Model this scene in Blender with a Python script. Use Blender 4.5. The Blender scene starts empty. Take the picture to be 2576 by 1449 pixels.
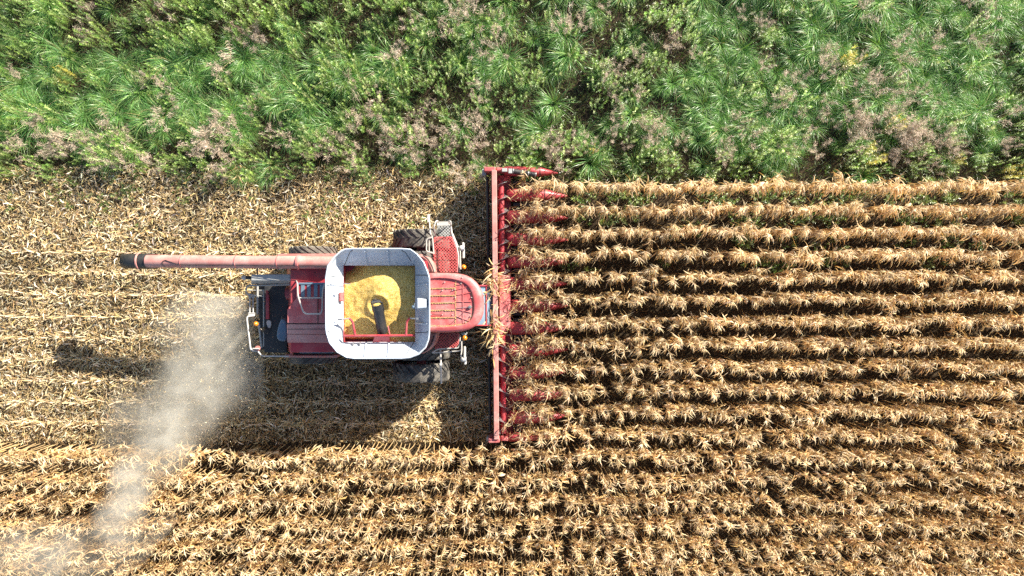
import bpy, math, random
import numpy as np
from mathutils import Vector, Matrix

R = math.radians
rng = np.random.default_rng(7)
random.seed(7)
scene = bpy.context.scene
COL = scene.collection
H = 24.5                                   # camera height

def S(z):                                   # metres per pixel of a 2576 px wide survey of the site at height z
    return 1.5 * (H - z) / 2576.0
def at(px, py, z):
    return Vector(((px - 1288) * S(z), (724.5 - py) * S(z), z))
def c(u, v, z):                             # the close survey of the machine
    return at(603.7 + u * .29515, 553.4 + v * .29515, z)

# ------------------------------------------------------------------ materials
def new_mat(name):
    m = bpy.data.materials.new(name); m.use_nodes = True
    nt = m.node_tree; nt.nodes.clear()
    out = nt.nodes.new('ShaderNodeOutputMaterial')
    return m, nt, out
def N(nt, t, **kw):
    n = nt.nodes.new(t)
    for k, v in kw.items():
        setattr(n, k, v)
    return n
def ramp(nt, stops, interp='LINEAR'):
    n = nt.nodes.new('ShaderNodeValToRGB'); cr = n.color_ramp; cr.interpolation = interp
    while len(cr.elements) > 1: cr.elements.remove(cr.elements[-1])
    cr.elements[0].position = stops[0][0]; cr.elements[0].color = (*stops[0][1], 1)
    for p, col in stops[1:]:
        e = cr.elements.new(p); e.color = (*col, 1)
    return n
def noise(nt, scale, detail=4, rough=.6, vec=None):
    n = nt.nodes.new('ShaderNodeTexNoise'); n.inputs['Scale'].default_value = scale
    n.inputs['Detail'].default_value = detail; n.inputs['Roughness'].default_value = rough
    if vec is not None: nt.links.new(vec, n.inputs['Vector'])
    return n
def mixc(nt, fac, a, b):
    n = nt.nodes.new('ShaderNodeMix'); n.data_type = 'RGBA'
    for sock, val in ((n.inputs[0], fac), (n.inputs[6], a), (n.inputs[7], b)):
        if isinstance(val, (int, float)): sock.default_value = val
        elif isinstance(val, tuple): sock.default_value = (*val, 1)
        else: nt.links.new(val, sock)
    return n.outputs[2]
def objvec(nt):
    return nt.nodes.new('ShaderNodeTexCoord').outputs['Object']

def leaf_mat(name, rough=.55, trans=.3, spec=.3, tint=(1.1, 1.0, .7)):
    m, nt, out = new_mat(name)
    a = N(nt, 'ShaderNodeAttribute', attribute_name='Col')
    oi = N(nt, 'ShaderNodeObjectInfo')
    hsv = N(nt, 'ShaderNodeHueSaturation')
    mr = N(nt, 'ShaderNodeMapRange'); mr.inputs[3].default_value = .82; mr.inputs[4].default_value = 1.18
    nt.links.new(oi.outputs['Random'], mr.inputs[0]); nt.links.new(mr.outputs[0], hsv.inputs['Value'])
    nt.links.new(a.outputs['Color'], hsv.inputs['Color'])
    p = N(nt, 'ShaderNodeBsdfPrincipled'); p.inputs['Roughness'].default_value = rough
    p.inputs['Specular IOR Level'].default_value = spec
    nt.links.new(hsv.outputs[0], p.inputs['Base Color'])
    t = N(nt, 'ShaderNodeBsdfTranslucent')
    mu = N(nt, 'ShaderNodeMix', data_type='RGBA', blend_type='MULTIPLY'); mu.inputs[0].default_value = 1
    nt.links.new(hsv.outputs[0], mu.inputs[6]); mu.inputs[7].default_value = (*tint, 1)
    nt.links.new(mu.outputs[2], t.inputs['Color'])
    mx = N(nt, 'ShaderNodeMixShader'); mx.inputs[0].default_value = trans
    nt.links.new(p.outputs[0], mx.inputs[1]); nt.links.new(t.outputs[0], mx.inputs[2])
    nt.links.new(mx.outputs[0], out.inputs[0])
    return m

def paint_mat(name, base, dust=(.42, .30, .20), dust_amt=.35, rough=.4, metal=0.0, scratch=None, spec=.5, nscale=2.2):
    m, nt, out = new_mat(name)
    v = objvec(nt)
    n1 = noise(nt, nscale, 6, .65, v); n2 = noise(nt, 26, 5, .7, v); n3 = noise(nt, .9, 3, .5, v)
    r1 = ramp(nt, [(.40, (0, 0, 0)), (.72, (1, 1, 1))]); nt.links.new(n1.outputs[0], r1.inputs[0])
    r2 = ramp(nt, [(.35, (.25, .25, .25)), (.7, (1, 1, 1))]); nt.links.new(n2.outputs[0], r2.inputs[0])
    g = N(nt, 'ShaderNodeMath', operation='MULTIPLY'); nt.links.new(r1.outputs[0], g.inputs[0]); nt.links.new(r2.outputs[0], g.inputs[1])
    g2 = N(nt, 'ShaderNodeMath', operation='MULTIPLY'); nt.links.new(g.outputs[0], g2.inputs[0]); g2.inputs[1].default_value = dust_amt
    dark = tuple(x * .72 for x in base)
    r3 = ramp(nt, [(.35, dark), (.65, base)]); nt.links.new(n3.outputs[0], r3.inputs[0])
    colr = mixc(nt, g2.outputs[0], r3.outputs[0], dust)
    if scratch:
        n4 = noise(nt, 7, 8, .75, v); r4 = ramp(nt, [(.60, (0, 0, 0)), (.70, (1, 1, 1))]); nt.links.new(n4.outputs[0], r4.inputs[0])
        colr = mixc(nt, r4.outputs[0], colr, scratch)
    p = N(nt, 'ShaderNodeBsdfPrincipled'); nt.links.new(colr, p.inputs['Base Color'])
    p.inputs['Metallic'].default_value = metal; p.inputs['Specular IOR Level'].default_value = spec
    mr = N(nt, 'ShaderNodeMapRange'); mr.inputs[3].default_value = rough; mr.inputs[4].default_value = min(1, rough + .35)
    nt.links.new(g.outputs[0], mr.inputs[0]); nt.links.new(mr.outputs[0], p.inputs['Roughness'])
    b = N(nt, 'ShaderNodeBump'); b.inputs['Strength'].default_value = .15; b.inputs['Distance'].default_value = .01
    nt.links.new(n2.outputs[0], b.inputs['Height']); nt.links.new(b.outputs[0], p.inputs['Normal'])
    nt.links.new(p.outputs[0], out.inputs[0])
    return m

def perforated_mat(name, base, pitch=.075, r=.27):
    m, nt, out = new_mat(name)
    v = objvec(nt)
    def dots(off, rad):
        a = N(nt, 'ShaderNodeVectorMath', operation='SCALE'); nt.links.new(v, a.inputs[0]); a.inputs['Scale'].default_value = 1 / pitch
        o = N(nt, 'ShaderNodeVectorMath', operation='ADD'); nt.links.new(a.outputs[0], o.inputs[0]); o.inputs[1].default_value = (off, off, 0)
        f = N(nt, 'ShaderNodeVectorMath', operation='FRACTION'); nt.links.new(o.outputs[0], f.inputs[0])
        s = N(nt, 'ShaderNodeVectorMath', operation='SUBTRACT'); nt.links.new(f.outputs[0], s.inputs[0]); s.inputs[1].default_value = (.5, .5, .5)
        k = N(nt, 'ShaderNodeVectorMath', operation='MULTIPLY'); nt.links.new(s.outputs[0], k.inputs[0]); k.inputs[1].default_value = (1, 1, 0)
        l = N(nt, 'ShaderNodeVectorMath', operation='LENGTH'); nt.links.new(k.outputs[0], l.inputs[0])
        c_ = N(nt, 'ShaderNodeMath', operation='LESS_THAN'); nt.links.new(l.outputs['Value'], c_.inputs[0]); c_.inputs[1].default_value = rad
        return c_.outputs[0]
    mx = N(nt, 'ShaderNodeMath', operation='MAXIMUM'); nt.links.new(dots(0, r), mx.inputs[0]); nt.links.new(dots(.5, r), mx.inputs[1])
    n1 = noise(nt, 3, 5, .6, v); r1 = ramp(nt, [(.35, tuple(x * .75 for x in base)), (.6, base), (.8, (.55, .38, .30))]); nt.links.new(n1.outputs[0], r1.inputs[0])
    p = N(nt, 'ShaderNodeBsdfPrincipled'); p.inputs['Roughness'].default_value = .55; nt.links.new(r1.outputs[0], p.inputs['Base Color'])
    t = N(nt, 'ShaderNodeBsdfTransparent')
    ms = N(nt, 'ShaderNodeMixShader'); nt.links.new(mx.outputs[0], ms.inputs[0]); nt.links.new(p.outputs[0], ms.inputs[1]); nt.links.new(t.outputs[0], ms.inputs[2])
    nt.links.new(ms.outputs[0], out.inputs[0])
    return m

def simple_mat(name, base, rough=.5, metal=0, spec=.5, emit=None):
    m, nt, out = new_mat(name)
    v = objvec(nt); n1 = noise(nt, 9, 4, .6, v)
    r1 = ramp(nt, [(.3, tuple(x * .75 for x in base)), (.7, base)]); nt.links.new(n1.outputs[0], r1.inputs[0])
    p = N(nt, 'ShaderNodeBsdfPrincipled'); nt.links.new(r1.outputs[0], p.inputs['Base Color'])
    p.inputs['Roughness'].default_value = rough; p.inputs['Metallic'].default_value = metal; p.inputs['Specular IOR Level'].default_value = spec
    nt.links.new(p.outputs[0], out.inputs[0])
    return m

M = {}
M['red'] = paint_mat('faded_red_paint', (.55, .10, .10), (.60, .40, .36), .85, .42)
M['red_dark'] = paint_mat('deep_red_paint', (.40, .035, .05), (.45, .26, .22), .45, .35)
M['red_pale'] = paint_mat('sun_bleached_red', (.54, .21, .18), (.60, .47, .41), .8, .5)
M['white'] = paint_mat('white_tank_sheet', (.56, .62, .70), (.42, .34, .26), .30, .45, nscale=1.4)  # white tinted blue, skylit shade put into the base colour
M['rust_inner'] = paint_mat('worn_tank_sheet', (.40, .36, .36), (.22, .12, .09), .8, .55, nscale=1.8)
M['grey'] = paint_mat('grey_metal', (.42, .43, .42), (.5, .42, .33), .5, .45)
M['rail'] = paint_mat('pale_rail_paint', (.55, .53, .50), (.45, .34, .25), .6, .4)
M['black'] = paint_mat('black_paint', (.018, .019, .022), (.16, .13, .10), .5, .45)
M['deck'] = paint_mat('dusty_black_deck', (.022, .024, .030), (.13, .12, .10), .6, .6)
M['rubber'] = paint_mat('tyre_rubber', (.024, .024, .025), (.40, .35, .28), .75, .6, nscale=3.0)
M['rubber_dusty'] = paint_mat('dusty_tyre_rubber', (.08, .075, .065), (.42, .36, .28), .9, .8, nscale=2.0)
M['glass'] = simple_mat('cab_glass', (.012, .02, .028), .06, 0, .8)
M['amber'] = simple_mat('amber_lens', (.85, .26, .02), .18, 0, .7)
M['bluegrey'] = paint_mat('blue_grey_plastic', (.14, .22, .30), (.3, .3, .28), .4, .4)
M['steel'] = paint_mat('bare_steel', (.50, .50, .50), (.35, .27, .2), .5, .3, metal=.7)
M['lamp'] = simple_mat('lamp_lens', (.75, .76, .78), .15, 0, .8)
M['chaff'] = simple_mat('corn_chaff', (.62, .46, .20), .9, 0, .1)
M['perf_red'] = perforated_mat('perforated_red_plate', (.54, .09, .09), .10, .25)
M['perf_grey'] = perforated_mat('perforated_grey_plate', (.34, .35, .34), .10, .25)
M['straw'] = leaf_mat('dry_corn_leaf', .6, .28, .25, (1.1, .88, .55))
M['residue'] = leaf_mat('crop_residue', .65, .12, .25)
M['green'] = leaf_mat('green_leaf', .36, .34, .6, (1.2, 1.35, .45))
M['twig'] = leaf_mat('dead_weed', .75, .1, .15)

def grain_mat():
    m, nt, out = new_mat('shelled_corn')
    v = objvec(nt)
    vo = N(nt, 'ShaderNodeTexVoronoi'); vo.inputs['Scale'].default_value = 62; nt.links.new(v, vo.inputs['Vector'])
    r = ramp(nt, [(0, (.42, .24, .03)), (.3, (.62, .40, .08)), (.65, (.74, .52, .14)), (1, (.80, .64, .28))])
    sep = N(nt, 'ShaderNodeSeparateColor'); nt.links.new(vo.outputs['Color'], sep.inputs[0]); nt.links.new(sep.outputs[0], r.inputs[0])
    n1 = noise(nt, 5, 5, .7, v); r1 = ramp(nt, [(.32, (.5, .40, .24)), (.5, (1, 1, 1))]); nt.links.new(n1.outputs[0], r1.inputs[0])
    n2 = noise(nt, 22, 2, .5, v); r2 = ramp(nt, [(.66, (1, 1, 1)), (.72, (.35, .22, .16))]); nt.links.new(n2.outputs[0], r2.inputs[0])
    a = N(nt, 'ShaderNodeMix', data_type='RGBA', blend_type='MULTIPLY'); a.inputs[0].default_value = .6
    nt.links.new(r.outputs[0], a.inputs[6]); nt.links.new(r1.outputs[0], a.inputs[7])
    b = N(nt, 'ShaderNodeMix', data_type='RGBA', blend_type='MULTIPLY'); b.inputs[0].default_value = 1
    nt.links.new(a.outputs[2], b.inputs[6]); nt.links.new(r2.outputs[0], b.inputs[7])
    p = N(nt, 'ShaderNodeBsdfPrincipled'); p.inputs['Roughness'].default_value = .5; p.inputs['Specular IOR Level'].default_value = .35
    nt.links.new(b.outputs[2], p.inputs['Base Color'])
    bu = N(nt, 'ShaderNodeBump'); bu.inputs['Strength'].default_value = .9; bu.inputs['Distance'].default_value = .012; bu.invert = True
    nt.links.new(vo.outputs['Distance'], bu.inputs['Height']); nt.links.new(bu.outputs[0], p.inputs['Normal'])
    nt.links.new(p.outputs[0], out.inputs[0])
    return m
M['grain'] = grain_mat()

def ground_mat():
    m, nt, out = new_mat('field_soil')
    v = objvec(nt)
    n1 = noise(nt, 1.3, 8, .65, v); n2 = noise(nt, 14, 6, .7, v)
    r1 = ramp(nt, [(.3, (.015, .011, .008)), (.55, (.032, .023, .016)), (.75, (.06, .044, .03))]); nt.links.new(n1.outputs[0], r1.inputs[0])
    r2 = ramp(nt, [(.5, (0, 0, 0)), (.62, (1, 1, 1))]); nt.links.new(n2.outputs[0], r2.inputs[0])
    f = N(nt, 'ShaderNodeMath', operation='MULTIPLY'); nt.links.new(r2.outputs[0], f.inputs[0]); f.inputs[1].default_value = .35
    colr = mixc(nt, f.outputs[0], r1.outputs[0], (.24, .17, .085))
    p = N(nt, 'ShaderNodeBsdfPrincipled'); p.inputs['Roughness'].default_value = .95; p.inputs['Specular IOR Level'].default_value = .1
    nt.links.new(colr, p.inputs['Base Color'])
    bu = N(nt, 'ShaderNodeBump'); bu.inputs['Strength'].default_value = .8; bu.inputs['Distance'].default_value = .05
    nt.links.new(n2.outputs[0], bu.inputs['Height']); nt.links.new(bu.outputs[0], p.inputs['Normal'])
    nt.links.new(p.outputs[0], out.inputs[0])
    return m
M['soil'] = ground_mat()

# ------------------------------------------------------------------ object helpers
def tag(o, label=None, cat=None, group=None, kind=None):
    if label: o['label'] = label
    if cat: o['category'] = cat
    if group: o['group'] = group
    if kind: o['kind'] = kind
    return o
def empty(name, loc):
    o = bpy.data.objects.new(name, None); COL.objects.link(o); o.location = loc; o.empty_display_size = .2
    return o

def soup_mesh(name, V, F, C=None, mat=None, smooth=False):
    """quad soup from numpy arrays"""
    me = bpy.data.meshes.new(name)
    V = np.ascontiguousarray(V, dtype=np.float32); F = np.ascontiguousarray(F, dtype=np.int32)
    nv, nf = len(V), len(F)
    me.vertices.add(nv); me.vertices.foreach_set('co', V.ravel())
    me.loops.add(nf * 4); me.loops.foreach_set('vertex_index', F.ravel())
    me.polygons.add(nf); me.polygons.foreach_set('loop_start', np.arange(0, nf * 4, 4, dtype=np.int32))
    if smooth: me.polygons.foreach_set('use_smooth', np.ones(nf, dtype=bool))
    me.update(calc_edges=True)
    if C is not None:
        ca = me.color_attributes.new('Col', 'FLOAT_COLOR', 'POINT')
        cc = np.ones((nv, 4), dtype=np.float32); cc[:, :3] = np.clip(C, 0, 1)
        ca.data.foreach_set('color', cc.ravel())
    if mat: me.materials.append(mat)
    return me

class Soup:
    def __init__(s): s.V, s.F, s.C, s.n = [], [], [], 0
    def add(s, V, F, C):
        s.V.append(V); s.F.append(F + s.n); s.C.append(C); s.n += len(V); return s
    def arrays(s): return np.concatenate(s.V), np.concatenate(s.F), np.concatenate(s.C)
    def mesh(s, name, mat, smooth=False): return soup_mesh(name, *s.arrays(), mat, smooth)

PROF = {
    'leaf': lambda t: np.clip(np.minimum(.35 + 3.2 * t, 1.0) * (1 - t ** 3) ** .9, .04, 1),
    'blade': lambda t: np.clip((1 - t ** 2.2), .06, 1),
    'diamond': lambda t: np.clip(1 - np.abs(t - .45) * 1.7, .12, 1),
    'strip': lambda t: np.ones_like(t),
}
def ribbons(p0, az, el, L, w, curv, azc, tw0, tw1, seg, prof, col, col_tip=None, power=1.2, jit=0.0):
    n = len(az); t = np.linspace(0, 1, seg + 1)
    tm = (t[:-1] + t[1:]) / 2
    def direction(tt):
        e = el[:, None] - curv[:, None] * tt[None] ** power
        e = np.clip(e, -1.53, 1.53); a = az[:, None] + azc[:, None] * tt[None]
        if jit:
            a = a + rng.normal(0, jit, a.shape)
        return np.stack([np.cos(e) * np.cos(a), np.cos(e) * np.sin(a), np.sin(e)], -1), a
    d, _ = direction(tm)
    C = np.zeros((n, seg + 1, 3)); C[:, 0] = p0
    C[:, 1:] = p0[:, None] + np.cumsum(d * (L / seg)[:, None, None], 1)
    dd, a = direction(t)
    s0 = np.stack([-np.sin(a), np.cos(a), np.zeros_like(a)], -1)
    up = np.cross(dd, s0)
    tw = tw0[:, None] + (tw1 - tw0)[:, None] * t[None]
    side = s0 * np.cos(tw)[..., None] + up * np.sin(tw)[..., None]
    hw = (w[:, None] / 2 * PROF[prof](t)[None])[..., None]
    V = np.stack([C - side * hw, C + side * hw], 2).reshape(-1, 3)
    base = (np.arange(n) * (seg + 1) * 2)[:, None]; k = np.arange(seg)[None] * 2
    i = base + k
    F = np.stack([i, i + 1, i + 3, i + 2], -1).reshape(-1, 4)
    ct = col[:, None] if col_tip is None else col[:, None] * (1 - t[None, :, None]) + col_tip[:, None] * t[None, :, None]
    cc = np.broadcast_to(ct, (n, seg + 1, 3))
    Cc = np.repeat(cc.reshape(-1, 3), 2, 0)
    return V, F, Cc
def U(a, b, n): return rng.uniform(a, b, n)
def pick(palette, n, var=.12):
    pal = np.array(palette); c_ = pal[rng.integers(0, len(pal), n)]
    return np.clip(c_ * rng.normal(1, var, (n, 1)) * rng.normal(1, .04, (n, 3)), .005, .95)

def value_noise(x, y, scale, seed):
    r = np.random.default_rng(seed); g = r.random((64, 64))
    X = x * scale + 1000.5; Y = y * scale + 1000.5
    i = np.floor(X).astype(int); j = np.floor(Y).astype(int); fx = X - i; fy = Y - j
    fx = fx * fx * (3 - 2 * fx); fy = fy * fy * (3 - 2 * fy)
    a = g[i % 64, j % 64]; b = g[(i + 1) % 64, j % 64]; c_ = g[i % 64, (j + 1) % 64]; d = g[(i + 1) % 64, (j + 1) % 64]
    return (a * (1 - fx) + b * fx) * (1 - fy) + (c_ * (1 - fx) + d * fx) * fy

def place(V, x, y, z, rot, sc):
    cr, sr = math.cos(rot), math.sin(rot)
    out = np.empty_like(V)
    out[:, 0] = (V[:, 0] * cr - V[:, 1] * sr) * sc + x
    out[:, 1] = (V[:, 0] * sr + V[:, 1] * cr) * sc + y
    out[:, 2] = V[:, 2] * sc + z
    return out

# mesh builder for machine parts -----------------------------------------------------------
class MB:
    def __init__(s): s.v, s.f = [], []
    def add(s, vs, fs):
        n = len(s.v); s.v += [Vector(p) for p in vs]; s.f += [tuple(i + n for i in f) for f in fs]; return s
    def box(s, a, b):
        (x0, y0, z0), (x1, y1, z1) = [(min(a[i], b[i])) for i in range(3)], [(max(a[i], b[i])) for i in range(3)]
        return s.add([(x0, y0, z0), (x1, y0, z0), (x1, y1, z0), (x0, y1, z0), (x0, y0, z1), (x1, y0, z1), (x1, y1, z1), (x0, y1, z1)],
                     [(3, 2, 1, 0), (4, 5, 6, 7), (0, 1, 5, 4), (1, 2, 6, 5), (2, 3, 7, 6), (3, 0, 4, 7)])
    def hexa(s, lo, hi):                       # lower quad and upper quad
        return s.add(list(lo) + list(hi), [(3, 2, 1, 0), (4, 5, 6, 7), (0, 1, 5, 4), (1, 2, 6, 5), (2, 3, 7, 6), (3, 0, 4, 7)])
    def prism(s, pts, z0, z1):
        n = len(pts); a = sum(pts[i][0] * pts[(i + 1) % n][1] - pts[(i + 1) % n][0] * pts[i][1] for i in range(n))
        if a < 0: pts = pts[::-1]
        vs = [(p[0], p[1], z0) for p in pts] + [(p[0], p[1], z1) for p in pts]
        fs = [tuple(range(n - 1, -1, -1)), tuple(range(n, 2 * n))] + [(i, (i + 1) % n, n + (i + 1) % n, n + i) for i in range(n)]
        return s.add(vs, fs)
    def loft(s, rings, closed=True, cap0=False, cap1=False):
        n = len(rings[0]); vs = [p for r in rings for p in r]; fs = []
        for k in range(len(rings) - 1):
            for i in range(n if closed else n - 1):
                j = (i + 1) % n; fs.append((k * n + i, k * n + j, (k + 1) * n + j, (k + 1) * n + i))
        if cap0: fs.append(tuple(range(n - 1, -1, -1)))
        if cap1: fs.append(tuple(range((len(rings) - 1) * n, len(rings) * n)))
        return s.add(vs, fs)
    def tube(s, path, r, n=8, caps=True):
        path = [Vector(p) for p in path]
        rs = r if isinstance(r, (list, tuple)) else [r] * len(path)
        rings = []; prev = None
        for i, p in enumerate(path):
            d = (path[min(i + 1, len(path) - 1)] - path[max(i - 1, 0)]).normalized()
            ref = prev if prev is not None else (Vector((0, 0, 1)) if abs(d.z) < .9 else Vector((1, 0, 0)))
            a = (ref - d * ref.dot(d)).normalized(); prev = a; b = d.cross(a)
            rings.append([p + (a * math.cos(2 * math.pi * k / n) + b * math.sin(2 * math.pi * k / n)) * rs[i] for k in range(n)])
        return s.loft(rings, True, caps, caps)
    def bent(s, path, r, bend=.06, n=8):      # tube with rounded corners
        path = [Vector(p) for p in path]; out = [path[0]]
        for i in range(1, len(path) - 1):
            p = path[i]; a = path[i - 1] - p; b = path[i + 1] - p
            q = min(bend, a.length * .45, b.length * .45)
            p0, p1 = p + a.normalized() * q, p + b.normalized() * q
            for t in (0, .25, .5, .75, 1):
                out.append(p0 * (1 - t) ** 2 + p * 2 * t * (1 - t) + p1 * t * t)
        out.append(path[-1])
        return s.tube(out, r, n)
    def sphere(s, ctr, r, seg=14, rings=8, sz=1.0):
        ctr = Vector(ctr); rr = []
        for i in range(rings + 1):
            a = math.pi * i / rings - math.pi / 2; q = max(math.cos(a), .02)
            rr.append([ctr + Vector((math.cos(2 * math.pi * k / seg) * q * r, math.sin(2 * math.pi * k / seg) * q * r, math.sin(a) * r * sz)) for k in range(seg)])
        return s.loft(rr, True, True, True)
    def build(s, name, mat, parent=None, org=(0, 0, 0), smooth=False, bevel=0.0, label=None):
        me = bpy.data.meshes.new(name); o_ = Vector(org)
        me.from_pydata([tuple(p - o_) for p in s.v], [], s.f); me.update()
        me.materials.append(mat)
        if smooth:
            me.polygons.foreach_set('use_smooth', np.ones(len(me.polygons), dtype=bool))
            me.set_sharp_from_angle(angle=R(38))
        o = bpy.data.objects.new(name, me); COL.objects.link(o)
        if parent is not None: o.parent = parent
        if bevel:
            b = o.modifiers.new('bevel', 'BEVEL'); b.width = bevel; b.segments = 2; b.limit_method = 'ANGLE'; b.angle_limit = R(40)
        if label: o['label'] = label
        return o

def smooth_closed(pts, it=2):
    for _ in range(it):
        out = []
        for i in range(len(pts)):
            p, q = Vector(pts[i]), Vector(pts[(i + 1) % len(pts)])
            out += [p * .75 + q * .25, p * .25 + q * .75]
        pts = out
    return pts

# ================================================================== ground
g = MB(); g.add([(-400, -400, 0), (400, -400, 0), (400, 400, 0), (-400, 400, 0)], [(0, 1, 2, 3)])
tag(g.build('ground', M['soil']), 'dark brown field soil under crop and stubble', 'ground', kind='structure')

# ================================================================== combine harvester
BASE = Vector((-4.6, -.55, 0))
combine = empty('combine_harvester', BASE)
tag(combine, 'red combine harvester with white grain tank cutting through the dry corn rows', 'combine harvester')
def part(mb, name, mat, parent=combine, **kw): return mb.build(name, mat, parent, BASE, **kw)

# chassis / body below the tank
b = MB()
b.hexa([c(400, 330, 1.0) * 1, c(1640, 330, 1.0), c(1640, 1110, 1.0), c(400, 1110, 1.0)][::-1],
       [c(430, 420, 2.9), c(1600, 345, 2.9), c(1600, 1110, 2.9), c(430, 1130, 2.9)][::-1])
body = part(b, 'body', M['red_dark'], bevel=.03)
# side rails of the body, seen as thin red ledges
for v0, u0, u1, z in ((299, 320, 850, 2.35), (1161, 380, 830, 2.2)):
    s_ = MB(); a_, b_ = c(u0, v0, z), c(u1, v0, z)
    s_.box((a_.x, a_.y - .045, z - .35), (b_.x, a_.y + .045, z))
    part(s_, 'side_panel', M['red_pale'], bevel=.012)
# shoulders between tank and cab (fairings)
s_ = MB()
for pts in (([(1440, 300), (1540, 292), (1600, 312), (1640, 370), (1665, 450), (1600, 452), (1440, 452)], ),
            ([(1440, 960), (1680, 960), (1672, 1010), (1655, 1065), (1610, 1115), (1560, 1140), (1440, 1140)], )):
    P = [c(u, v, 2.85) for u, v in pts[0]]
    s_ = MB(); s_.prism(P, 1.9, 2.85); part(s_, 'fairing', M['red_pale'], bevel=.06)
s_ = MB()
s_.bent([c(1560, 300, 2.9), c(1605, 335, 2.9), c(1640, 400, 2.9), c(1655, 450, 2.9)], .022)
s_.bent([c(1655, 985, 2.88), c(1630, 1060, 2.88), c(1590, 1110, 2.88), c(1540, 1130, 2.88)], .022)
part(s_, 'seal_strip', M['black'])

# ---- grain tank: inner walls + flared extension
def ring(pts, z): return [c(u, v, z) for u, v in pts]
outer = [(960, 250), (1370, 250), (1450, 256), (1505, 296), (1562, 366), (1597, 455), (1609, 500), (1610, 800), (1609, 960), (1603, 1015), (1580, 1080), (1522, 1138), (1450, 1166), (1380, 1173),
         (975, 1174), (910, 1165), (832, 1120), (768, 1042), (743, 962), (738, 925), (737, 700), (737, 490), (755, 392), (810, 318), (862, 272), (900, 254)]
def nearest_on_rect(u, v, x0, x1, y0, y1): return (min(max(u, x0), x1), min(max(v, y0), y1))
inner = [nearest_on_rect(u, v, 882, 1493, 388, 1040) for u, v in outer]
# keep inner ring corner vertices distinct
tank = empty('grain_tank', (0, 0, 0)); tank.parent = combine
w_ = MB()
ox0, oy0 = c(880, 386, 3.33).x, c(880, 386, 3.33).y; ox1, oy1 = c(1495, 1042, 3.33).x, c(1495, 1042, 3.33).y
for a_, b_ in (((ox0 - .02, oy0, 2.3), (ox0, oy1, 3.33)), ((ox1, oy0, 2.3), (ox1 + .02, oy1, 3.33)), ((ox0 - .02, oy0, 2.3), (ox1 + .02, oy0 + .02, 3.33)), ((ox0 - .02, oy1 - .02, 2.3), (ox1 + .02, oy1, 3.33))):
    w_.box(a_, b_)
part(w_, 'tank_wall', M['red_dark'], tank)
e = MB()
lo_in = ring(inner, 3.32); hi_in = ring(outer, 3.9)
ctr = Vector((sum(p.x for p in hi_in) / len(hi_in), sum(p.y for p in hi_in) / len(hi_in), 0))
def push(ps, d, dz=0):
    out = []
    for p in ps:
        q = Vector((p.x - ctr.x, p.y - ctr.y, 0)).normalized() * d
        out.append(Vector((p.x + q.x, p.y + q.y, p.z + dz)))
    return out
mid_in = [a * .28 + b * .72 for a, b in zip(lo_in, hi_in)]
mid_in = push(mid_in, .05)
rim_o = push(hi_in, .035); lo_out = push(lo_in, .05, -.02); mid_out = push(mid_in, .035)
e.loft([lo_in, mid_in, hi_in, rim_o, mid_out, lo_out], True)
ext = part(e, 'tank_extension', M['white'], tank, smooth=False)
# rolled rim
e = MB(); rp = push(hi_in, .018, .012)
e.tube(rp + [rp[0]], .026, 6, False); part(e, 'rim_edge', M['white'], tank, smooth=True)
# pressed ribs and seams on the flared panels
def on_panel(u_in, v_in, u_out, v_out, t0=.03, t1=.95, lift=.012):
    a_, b_ = c(u_in, v_in, 3.32), c(u_out, v_out, 3.9)
    q = (b_ - a_); p0, p1 = a_ + q * t0, a_ + q * t1
    m_ = a_ * .28 + b_ * .72; qq = Vector((m_.x - ctr.x, m_.y - ctr.y, 0)).normalized() * .05
    return [p0 + Vector((0, 0, lift)), m_ + qq + Vector((0, 0, lift)), p1 + Vector((0, 0, lift))]
for ui, vi, uo, vo in ((1083, 388, 1064, 252), (1268, 388, 1256, 252), (1078, 1040, 1068, 1168), (1270, 1040, 1260, 1168), (1495, 560, 1606, 548), (1495, 880, 1606, 882), (882, 880, 740, 890), (882, 560, 740, 548)):
    r_ = MB(); p = on_panel(ui, vi, uo, vo)
    r_.tube(p, [.034, .034, .034], 6); part(r_, 'rib', M['white'], tank)
for ui, vi, uo, vo in ((890, 390, 962, 252), (1485, 390, 1372, 252), (890, 1038, 972, 1172), (1485, 1038, 1382, 1170), (1493, 470, 1600, 480), (882, 470, 741, 500), (882, 1000, 744, 940), (1493, 960, 1606, 950)):
    r_ = MB(); r_.tube(on_panel(ui, vi, uo, vo, lift=.004), .009, 5); part(r_, 'seam', M['black'], tank)
# brackets, bolts
r_ = MB()
for u in (935, 960, 1030, 1110, 1200, 1330, 1400, 1440):
    p = c(u, 368, 3.42); r_.sphere(p, .012, 8, 4)
    p = c(u, 1058, 3.42); r_.sphere(p, .012, 8, 4)
part(r_, 'bolt', M['steel'], tank)
r_ = MB()
for u in (965, 1022):
    p = c(u, 1060, 3.45); r_.box(p - Vector((.02, .06, .06)), p + Vector((.02, .06, .03)))
part(r_, 'bracket', M['steel'], tank)
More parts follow.
